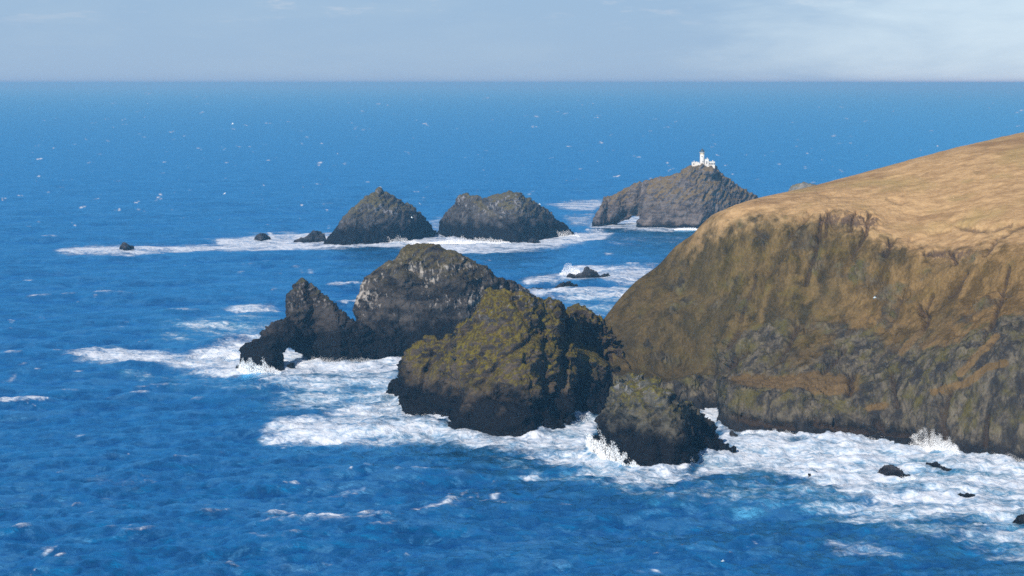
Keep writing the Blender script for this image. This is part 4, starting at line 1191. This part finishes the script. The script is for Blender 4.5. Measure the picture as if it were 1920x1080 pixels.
# ------------------------------------------------------------------ haze
HZ = 340000.0
mb = MB(); mb.box(-HZ, HZ, -HZ, HZ, -8.0, 144.0)
hz = obj('haze', mb.mesh('haze'), None)
mh = bpy.data.materials.new('haze_air'); mh.use_nodes = True
t = mh.node_tree
t.nodes.remove(t.nodes['Principled BSDF'])
pv = t.nodes.new('ShaderNodeVolumePrincipled')
pv.inputs['Color'].default_value = (0.21, 0.46, 0.64, 1)
pv.inputs['Absorption Color'].default_value = (0.55, 0.45, 0.50, 1)
pv.inputs['Density'].default_value = 1.3e-4
pv.inputs['Anisotropy'].default_value = 0.35
t.links.new(pv.outputs[0], t.nodes['Material Output'].inputs['Volume'])
hz.data.materials.append(mh)
tag(hz, 'thin pale sea haze', 'haze', None, 'stuff')

# ------------------------------------------------------------------ light and sky
el, azr = math.radians(SUN_EL), math.radians(SUN_AZ)
sd = np.array([math.sin(azr) * math.cos(el), math.cos(azr) * math.cos(el), math.sin(el)])
ld = bpy.data.lights.new('sun', 'SUN'); ld.energy = 5.0; ld.angle = math.radians(0.55); ld.color = (1.0, 0.94, 0.84)
lo = bpy.data.objects.new('sun', ld); COL.objects.link(lo)
from mathutils import Vector
lo.rotation_euler = Vector(sd).to_track_quat('Z', 'Y').to_euler()
lo.location = (0, 0, 400)

w = bpy.data.worlds.new('World'); sc.world = w; w.use_nodes = True
nt = NT(w.node_tree)
bg = w.node_tree.nodes['Background']
sky = nt.new('ShaderNodeTexSky', sky_type='NISHITA')
sky.sun_disc = False
sky.sun_elevation = el
sky.sun_rotation = azr
sky.altitude = 100; sky.air_density = 1.0; sky.dust_density = 0.1; sky.ozone_density = 3.0
tc = nt.new('ShaderNodeTexCoord')
G_ = tc.outputs['Generated']
sx = nt.new('ShaderNodeSeparateXYZ'); nt.L.new(G_, sx.inputs[0])
cl1 = nt.noise(nt.mapping(G_, (0, 0, 0), (1.0, 1.0, 4.5)), 11.0, 6, 0.6, 0.3)
cl2 = nt.noise(nt.mapping(G_, (0, 0, 0), (1.0, 1.0, 5.0)), 34.0, 6, 0.62, 0.2)
veil = nt.step(cl1, 0.42, 0.66)
puff = nt.math('MULTIPLY', nt.step(cl2, 0.54, 0.70), nt.step(sx.outputs[2], 0.020, 0.036))
right = nt.step(nt.math('ADD', sx.outputs[0], nt.math('MULTIPLY', nt.math('SUBTRACT', cl1, 0.5), 0.25)), 0.05, 0.26)
# thin low cloud all along the horizon, brighter bank on the right, a few wisps
bank = nt.mix(nt.math('MULTIPLY', veil, 0.35), (2.25, 3.55, 5.35), (2.8, 4.0, 5.5))
bank = nt.mix(nt.math('MULTIPLY', puff, 0.42), bank, (4.6, 5.0, 5.9))
bank = nt.mix(nt.math('MULTIPLY', right, 0.95), bank, (4.9, 6.1, 7.2))
low = nt.math('SUBTRACT', 1.0, nt.step(sx.outputs[2], 0.06, 0.40))
colr = nt.mix(nt.math('MULTIPLY', low, 0.92), sky.outputs[0], bank)
nt.put(bg.inputs['Color'], colr)
bg.inputs['Strength'].default_value = 0.10

# ------------------------------------------------------------------ camera
cd = bpy.data.cameras.new('camera'); cd.lens = 80.0; cd.sensor_width = 36.0
cd.clip_start = 1.0; cd.clip_end = 1000000.0
co_ = bpy.data.objects.new('camera', cd); COL.objects.link(co_)
co_.location = (0, 0, H); co_.rotation_euler = (math.pi / 2 - TH, 0, 0)
sc.camera = co_
sc.view_settings.view_transform = 'Standard'
sc.view_settings.look = 'None'
sc.view_settings.exposure = 0.35
sc.view_settings.gamma = 1.0
sc.cycles.filter_width = 1.6
sc.cycles.max_bounces = 6
sc.cycles.use_denoising = False
sc.cycles.use_adaptive_sampling = False
sc.cycles.volume_bounces = 1
